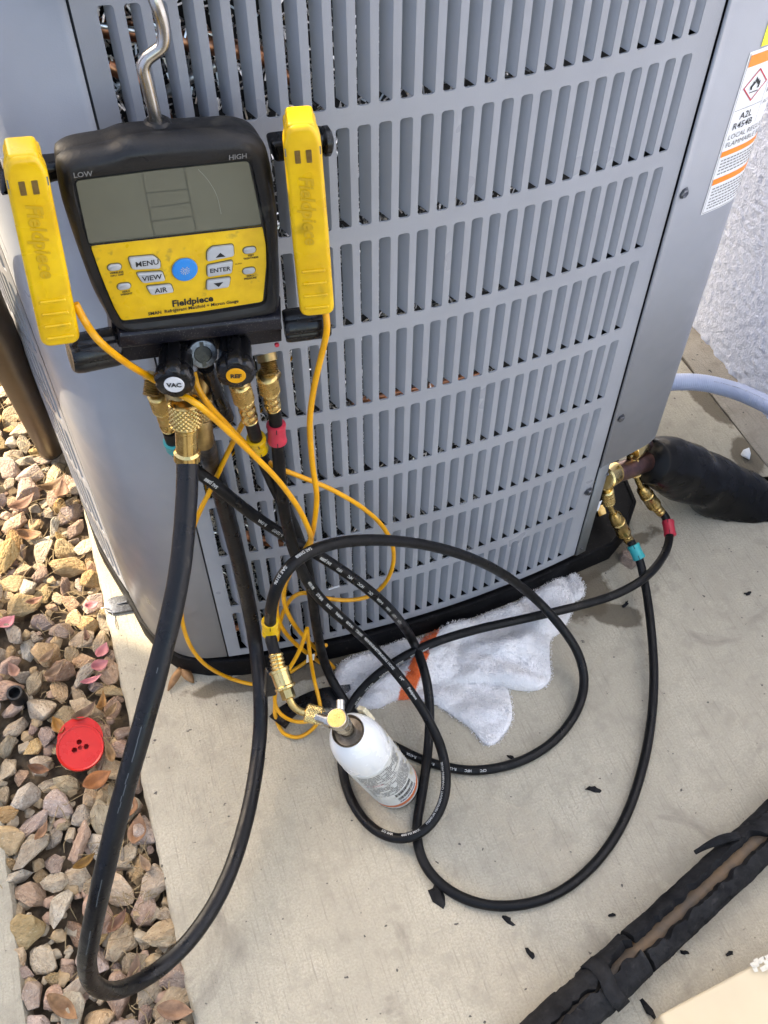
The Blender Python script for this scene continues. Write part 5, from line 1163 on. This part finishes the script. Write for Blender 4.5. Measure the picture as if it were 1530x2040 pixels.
# ================================================================== RED CAP
def red_cap():
    c = Vector((-0.5229,-0.0272,0.0060)); a = Vector((0.10, -0.30, 1)).normalized(); x, y, _ = frame(a, (0, 1, 0)); r = 0.0335
    root = thing('red_plastic_cap', 'bright red round plastic cap with three holes lying on the gravel', 'cap', c-Vector((0, 0, 0.02)))
    def hole(u, v, hr): return [(u+hr*cos(2*pi*k/12), v+hr*sin(2*pi*k/12)) for k in range(12)]
    def disc(name, off, rad, th, holes, cc):
        outer = [(rad*cos(2*pi*k/48), rad*sin(2*pi*k/48)) for k in range(48)]
        import mathutils
        polys = [outer]+[h[::-1] for h in holes]; flat = [q for p_ in polys for q in p_]
        tris = mathutils.geometry.tessellate_polygon([[Vector((u, v, 0)) for u, v in p_] for p_ in polys]); n = len(flat); v = []; f = []
        for (u, w_) in flat: v.append(cc+x*u+y*w_+a*(off+th))
        for (u, w_) in flat: v.append(cc+x*u+y*w_+a*off)
        f = [tuple(t) for t in tris]+[tuple(n+q for q in t[::-1]) for t in tris]; b = 0
        for p_ in polys:
            for k in range(len(p_)): k2 = (k+1) % len(p_); f.append((b+k, b+k2, n+b+k2, n+b+k))
            b += len(p_)
        return mk(name, v, f, 'red', root, 40)
    h = [hole(-0.0085, -0.0015, 0.0040), hole(0.0085, -0.0005, 0.0040), hole(0.0, 0.0085, 0.0040), hole(0.0, 0.0, 0.0034)]
    fd = disc('front_disc', 0.0, r, 0.0022, h, c)
    v, f = lathe_geo([(r*0.90, 0.0018), (r*0.93, 0.0032), (r*0.985, 0.0036), (r*1.015, 0.0024), (r*1.015, -0.0015), (r*0.97, -0.003)], c, a, 48, None, False); mk('rim', v, f, 'red', fd, 60)
    disc('rear_disc', -0.012, r*0.98, 0.0022, [], c+Vector((0.0015, 0.016, 0.002)))
    v, f = lathe_geo([(0.0165, -0.012), (0.0155, 0.0)], c, a, 24, None, False); mk('hub', v, f, 'red', root, 40)
    fitting('inner_boss', c-a*0.012, c-a*0.005, [(0.0055, 0), (0.0045, 1)], 'red', root, 12)
red_cap()
tb = lathe('drip_tube', [(0.0125, 0), (0.0125, 0.045), (0.0118, 0.047), (0.0088, 0.047), (0.0085, 0.030)], Vector((-0.6046,0.1001,-0.0350)), (0.0, -0.15, 1), 'boot', None, 20)
tag(tb, 'end of a black drip tube poking up between the stones', 'tube')
# ================================================================== TOWEL
def towel():
    root = thing('towel', 'crumpled white terry towel with one orange stripe against the condenser base', 'towel', (0.0492,-0.0680,0.0000))
    def sheet(name, outline, H, seed, stripe=None, fib=9000, edge=0.012, z_add=0.0):
        poly = [Vector((p[0], p[1])) for p in outline]; sp = [q.to_2d() for q in spline([(p.x, p.y, 0) for p in poly+[poly[0]]], 4)][:-1]; n = len(sp)
        def inside(x, y):
            c = False; j = n-1
            for i in range(n):
                a, b = sp[i], sp[j]
                if (a.y > y) != (b.y > y) and x < (b.x-a.x)*(y-a.y)/(b.y-a.y)+a.x: c = not c
                j = i
            return c
        def dist(x, y):
            m_ = 9
            for i in range(n):
                a, b = sp[i-1], sp[i]; ab = b-a; t = max(0, min(1, (Vector((x, y))-a).dot(ab)/max(1e-9, ab.length_squared))); m_ = min(m_, (Vector((x, y))-a-ab*t).length)
            return m_
        def height(x, y, d):
            if d <= 0: return 0
            e = min(1, d/edge); p = Vector((x, y, seed)); fall = sqrt(1-(1-e)**2)
            folds = 0.42+0.40*noise.noise(Vector((x*14+seed, y*26, 0)))+0.16*noise.noise(Vector((x*38, y*52, seed)))+1.15*abs(noise.noise(Vector((x*11+y*20, y*9-x*5, seed+4))))
            return H*fall*max(0.25, min(1.25, folds))+0.0016*noise.noise(p*160)+z_add*fall
        st = 0.0034; x0 = min(q.x for q in sp); x1 = max(q.x for q in sp); y0 = min(q.y for q in sp); y1 = max(q.y for q in sp); nx = int((x1-x0)/st)+2; ny = int((y1-y0)/st)+2
        idx = {}; v = []; f = []; sv = []
        def stripe_val(x, y):
            if not stripe: return 0.0
            a, b = Vector(stripe[0]).to_2d(), Vector(stripe[1]).to_2d(); d = (b-a).normalized(); q = Vector((x, y))-a; off = abs(q.x*d.y-q.y*d.x)+0.0012*noise.noise(Vector((x*200, y*200, 0)))
            return 1.0 if off < 0.0100 else 0.0
        for j in range(ny):
            for i in range(nx):
                x = x0+i*st; y = y0+j*st
                if inside(x, y):
                    d = dist(x, y); idx[i, j] = len(v); v.append((x, y, max(0.001, height(x, y, d)))); sv.append(stripe_val(x, y))
        top = len(v)
        for j in range(ny-1):
            for i in range(nx-1):
                q = [(i, j), (i+1, j), (i+1, j+1), (i, j+1)]
                if all(t in idx for t in q): f.append(tuple(idx[t] for t in q))
        # pull border points onto the drawn outline so that the edge runs smoothly
        def nearest(x, y):
            best = None
            for i in range(n):
                a, b = sp[i-1], sp[i]; ab = b-a; t = max(0, min(1, (Vector((x, y))-a).dot(ab)/max(1e-9, ab.length_squared))); q = a+ab*t; d = (q-Vector((x, y))).length
                if best is None or d < best[0]: best = (d, q)
            return best
        # skirt down to the slab along the grid border
        cnt = {}
        for q in f:
            for k in range(4): e = (q[k], q[(k+1) % 4]); cnt[frozenset(e)] = cnt.get(frozenset(e), 0)+1
        for t in {i for e, c_ in cnt.items() if c_ == 1 for i in e}:
            d, q = nearest(v[t][0], v[t][1])
            if d < st*1.6: v[t] = (q.x, q.y, max(0.002+z_add*0.6, v[t][2]*0.55))
        low = {}
        for q in list(f):
            for k in range(4):
                a, b = q[k], q[(k+1) % 4]
                if cnt[frozenset((a, b))] == 1:
                    for t in (a, b):
                        if t not in low: low[t] = len(v); v.append((v[t][0], v[t][1], max(0.0005, z_add*0.6))); sv.append(sv[t])
                    f.append((b, a, low[a], low[b]))
        o = mk(name, v, f, 'towel', root, True); at = o.data.attributes.new('stripe', 'FLOAT', 'POINT'); at.data.foreach_set('value', sv)
        rn = random.Random(seed); g = G(); gs = []
        for _ in range(fib):
            t = rn.randrange(top); p = Vector(v[t])+Vector((rn.uniform(-st, st), rn.uniform(-st, st), -0.0005)); d = Vector((rn.gauss(0, 0.7), rn.gauss(0, 0.7), 0.9)).normalized()*(0.0016+0.0018*rn.random()); s = Vector((rn.gauss(0, 1), rn.gauss(0, 1), 0)).normalized()*0.0004
            g.add([p-s, p+s, p+d+s, p+d-s], [(0, 1, 2, 3)]); gs += [sv[t]]*4
        o2 = g.build('terry_loops', 'towel', o); at = o2.data.attributes.new('stripe', 'FLOAT', 'POINT'); at.data.foreach_set('value', gs); o2['kind'] = 'stuff'
        return o
    sheet('flap', [(-0.0363,-0.0722,0.0060),(0.0100,-0.0815,0.0060),(0.0691,-0.1016,0.0060),(0.1110,-0.1224,0.0060),(0.1095,-0.1608,0.0060),(0.0968,-0.1917,0.0060),(0.0732,-0.2103,0.0060),(0.0541,-0.2173,0.0060),(0.0432,-0.2085,0.0060),(0.0356,-0.1838,0.0060),(0.0183,-0.1562,0.0060),(-0.0000,-0.1297,0.0060),(-0.0249,-0.1088,0.0060)], 0.016, 3, None, 9000)
    sheet('main_fold', [(-0.1319,-0.0320,0.0120),(-0.1165,-0.0168,0.0120),(-0.0856,-0.0103,0.0120),(-0.0476,-0.0089,0.0120),(-0.0142,-0.0096,0.0120),(0.0268,-0.0139,0.0120),(0.0701,-0.0129,0.0120),(0.1238,-0.0092,0.0120),(0.1691,-0.0064,0.0120),(0.2081,0.0050,0.0120),(0.2502,0.0137,0.0120),(0.2799,0.0185,0.0120),(0.3006,0.0136,0.0120),(0.2896,-0.0185,0.0120),(0.2668,-0.0468,0.0120),(0.2385,-0.0722,0.0120),(0.2123,-0.0829,0.0120),(0.1961,-0.1157,0.0120),(0.1837,-0.1441,0.0120),(0.1628,-0.1562,0.0120),(0.1358,-0.1506,0.0120),(0.0984,-0.1306,0.0120),(0.0619,-0.1182,0.0120),(0.0174,-0.1049,0.0120),(-0.0105,-0.1026,0.0120),(-0.0364,-0.1063,0.0120),(-0.0593,-0.1021,0.0120),(-0.0847,-0.1059,0.0120),(-0.1063,-0.0985,0.0120),(-0.1295,-0.0835,0.0120),(-0.1393,-0.0587,0.0120)], 0.040, 8, ((0.0317,-0.0211,0.0300), (-0.0461,-0.1120,0.0300)), 26000, 0.022)
    sheet('hem_end', [(0.2854,0.0145,0.0120),(0.3006,0.0136,0.0120),(0.3071,-0.0014,0.0120),(0.3014,-0.0205,0.0120),(0.2882,-0.0305,0.0120),(0.2757,-0.0283,0.0120),(0.2739,-0.0132,0.0120)], 0.014, 5, None, 1500, 0.008, 0.012)
towel()
# ================================================================== OLD INSULATED PIPE AND BOX
def old_pipe():
    A, B = Vector((0.4717,-0.4301,0.0300)), Vector((-0.0755,-0.6108,0.0300)); d = B-A; L = d.length; t = d.normalized(); up = Z; s = t.cross(up).normalized()   # s points towards the camera side or away
    root = thing('old_insulated_pipe', 'cracked black foam insulation split open along an old copper pipe', 'insulated pipe', A.lerp(B, 0.5)*1.0)
    cyl(A+Vector((0, 0, 0.002)), B+Vector((0, 0, 0.002)), 0.0150, 0.0150, 22, 'copper_pipe', 'old_copper', root)
    def foam(t0, t1, gap0, gap1, R, rin, seed, name='foam_sleeve'):
        """C-shaped sleeve with ragged lips; angles measured from up towards -s"""
        n = max(10, int((t1-t0)*L/0.004)); m_ = 34; v = []; f = []
        for i in range(n+1):
            u = t0+(t1-t0)*i/n; p = A.lerp(B, u); y = u*L
            g0 = gap0(u)+0.26*noise.noise(Vector((y*60, seed, 0)))+0.10*noise.noise(Vector((y*170, seed, 3))); g1 = gap1(u)+0.26*noise.noise(Vector((y*60, seed+9, 0)))+0.10*noise.noise(Vector((y*170, seed+9, 3)))
            if g1 < g0+0.02: g1 = g0+0.02
            ring = []
            for k in range(m_+1):
                a = g1+(2*pi-(g1-g0))*k/m_; dr = up*cos(a)+s*sin(a); q = p+dr*R
                rr = R*(1+0.045*noise.noise(q*30)+0.03*noise.noise(q*85)); cr = noise.noise(Vector((y*18, a*2.4, seed)))
                if abs(cr) < 0.035: rr -= 0.0035
                q = p+dr*rr; q.z = max(0.0006, q.z); ring.append(q)
            for k in range(m_, -1, -1):
                a = g1+(2*pi-(g1-g0))*k/m_; dr = up*cos(a)+s*sin(a); ring.append(p+dr*rin)
            v += ring
        w_ = 2*(m_+1)
        for i in range(n):
            for k in range(w_): k2 = (k+1) % w_; f.append((i*w_+k, i*w_+k2, (i+1)*w_+k2, (i+1)*w_+k))
        f.append(tuple(range(w_-1, -1, -1))); f.append(tuple(n*w_+k for k in range(w_)))
        return mk(name, v, f, 'foam_black', root, 50)
    def bump_(u, c, w_): return math.exp(-((u-c)/w_)**2)
    # near-end sleeve closed at the top right, open in the middle, ragged at the lower left
    foam(0.0, 0.655, lambda u: -0.35, lambda u: -0.30+0.80*min(1, max(0, (u-0.235)/0.025)), 0.030, 0.0160, 2)
    foam(0.665, 1.0, lambda u: -0.02, lambda u: 0.18+0.45*bump_(u, 0.70, 0.05), 0.0305, 0.0160, 7)
    # torn strip curling away from the lip
    sp_ = spline([(0.3011,-0.4658,0.0580),(0.2785,-0.4639,0.0600),(0.2596,-0.4622,0.0500),(0.2447,-0.4621,0.0360)], 6); v, f = tube_geo(sp_, lambda t_: 0.0065*(1-0.35*t_), 8, True, 0.5); mk('torn_strip', v, f, 'foam_black', root, 40)
    bs = Vector((0.0450,-0.5492,0.0300)); u0 = (bs-A).dot(t)/L; p = A.lerp(B, u0); ring = []
    for off in (-0.010, 0.010):
        for k in range(20): a = -1.1+2.6*k/19; dr = up*cos(a)-s*sin(a); ring.append(p+t*(off+0.004*sin(a*3))+dr*(0.0325+0.001*sin(k)))
    bnd = mk('foam_band', ring, [(k, k+1, 21+k, 20+k) for k in range(19)], 'foam_black', root, True); sm_ = bnd.modifiers.new('thickness', 'SOLIDIFY'); sm_.thickness = 0.004; sm_.offset = 0
old_pipe()
def card_box():
    a, b = Vector((0.0934,-0.6241,0.0600)), Vector((0.2655,-0.6092,0.0600)); u = (b-a).normalized(); n = Vector((u.y, -u.x, 0)); O = Vector((a.x, a.y, 0))
    root = thing('cardboard_box', 'cream cardboard box at the lower right corner below the old pipe', 'box', O)
    poly = [(0, 0), (0.40, 0)]; P4 = ccw([(0, 0), (0.42, 0.0), (0.42, 0.30), (0.01, 0.30)])
    slab('box_body', roundpoly(P4, 0.006, 3), O, u, n if Vector((u.x, u.y, 0)).cross(n).z > 0 else n, Z, 0.0005, 0.060, 'card', root, bev=0.004)
    c = Vector((0.2440,-0.6102,0.0640)); g = G(); rn = random.Random(5)
    for k in range(26):
        q = c+u*rn.uniform(-0.018, 0.03)+n*rn.uniform(-0.004, 0.008); g.add([q, q+u*0.006+Z*0.003*rn.random(), q+u*0.004+n*0.006+Z*0.004*rn.random(), q+n*0.005], [(0, 1, 2, 3)])
    g.build('torn_edge', 'card_edge', root)
card_box()
# ================================================================== CRUMBS ON THE SLAB
CR_ = [(1182,1572,.011,.5,'long black foam crumb inside the widest hose loop'), (1018,1508,.007,1.0,'thin black crumb under the inner hose loop'), (1012,1832,.010,.9,'ragged black crumb below the widest loop'),
       (1058,1900,.009,1.3,'black flake between the widest loop and the old pipe'), (1220,1823,.006,.1,'black speck just above the old pipe'), (1292,2012,.013,1.4,'black shard beside the cream box corner'), (1363,1897,.007,.6,'black crumb just below the old pipe'), (1452,1900,.008,.1,'flat black crumb right of the old pipe'), (1247,1203,.010,-.6,'dark flake beside the wet stain'),
       (1490,1182,.008,.1,'dark brown fleck at the right of the slab'), (872,1785,.020,1.5,'black foam sliver under the hose near the bottle')]
CP = [(0.1664,-0.3272,0.0020),(0.0737,-0.2438,0.0020),(-0.0219,-0.4527,0.0020),(-0.0104,-0.5013,0.0020),(0.1119,-0.4923,0.0020),(0.1021,-0.6096,0.0020),(0.1789,-0.5641,0.0020),(0.2330,-0.5845,0.0020),(0.3599,-0.0594,0.0020),(0.5614,-0.1061,0.0020),(-0.0992,-0.3942,0.0020)]
for k, (p, q) in enumerate(zip(CP, CR_)):
    s, a = q[2], -q[3]; rn = random.Random(k); v = []; n = 9
    for h in (0, 1):
        for i in range(n): t = 2*pi*i/n; rr = 0.45+0.8*rn.random(); v.append(Vector((cos(t)*s*rr*(0.8 if h else 1), sin(t)*s*0.42*rr*(0.8 if h else 1), (0.0035*rn.random()+0.0015)*h)))
    R = Matrix.Rotation(a, 3, 'Z'); f = [tuple(range(n-1, -1, -1)), tuple(range(n, 2*n))]+[(i, (i+1) % n, n+(i+1) % n, n+i) for i in range(n)]
    o = mk('foam_crumb', [R @ w_ for w_ in v], f, 'foam_black', None, 30); o.location = (p[0], p[1], 0.0005); tag(o, q[4], 'crumb', 'black crumbs on the slab')
# pebble and fallen plaster chip near the valves
pb_ = bpy.data.objects.new('pebble', SM[4]); COL.objects.link(pb_); pb_.location = (0.4049,0.0180,0.0080); pb_.scale = (0.022, 0.020, 0.014); tag(pb_, 'flat brown pebble on the slab beside the base pan corner', 'pebble')
pc = bpy.data.objects.new('plaster_chip', stone_mesh(55, False)); pc.data.materials[0] = M['sticker']; COL.objects.link(pc); pc.location = (0.7249,0.1622,0.0060); pc.scale = (0.013, 0.017, 0.008); tag(pc, 'white plaster chip on the slab near the footing', 'chip')
# thin wire by the foot tab
tube_o, _ = tube('wire_bit', [(-0.4662,0.2058,-0.0050),(-0.4579,0.2068,0.0060),(-0.4498,0.2037,0.0080),(-0.4416,0.1962,0.0060),(-0.4406,0.1867,0.0030),(-0.4393,0.1742,0.0030),(-0.4397,0.1631,0.0020)], 0.0009, 'steel', None, seg=6)
tag(tube_o, 'bent bit of thin steel wire by the foot tab', 'wire')
tag(lathe('cable_tie', [(0.0014, 0), (0.0014, 0.016)], Vector((-0.1258,-0.0071,0.2062)), (1, -0.2, 0.35), 'sticker', None, 6), 'small white tie end stuck on the grille bar', 'cable tie')
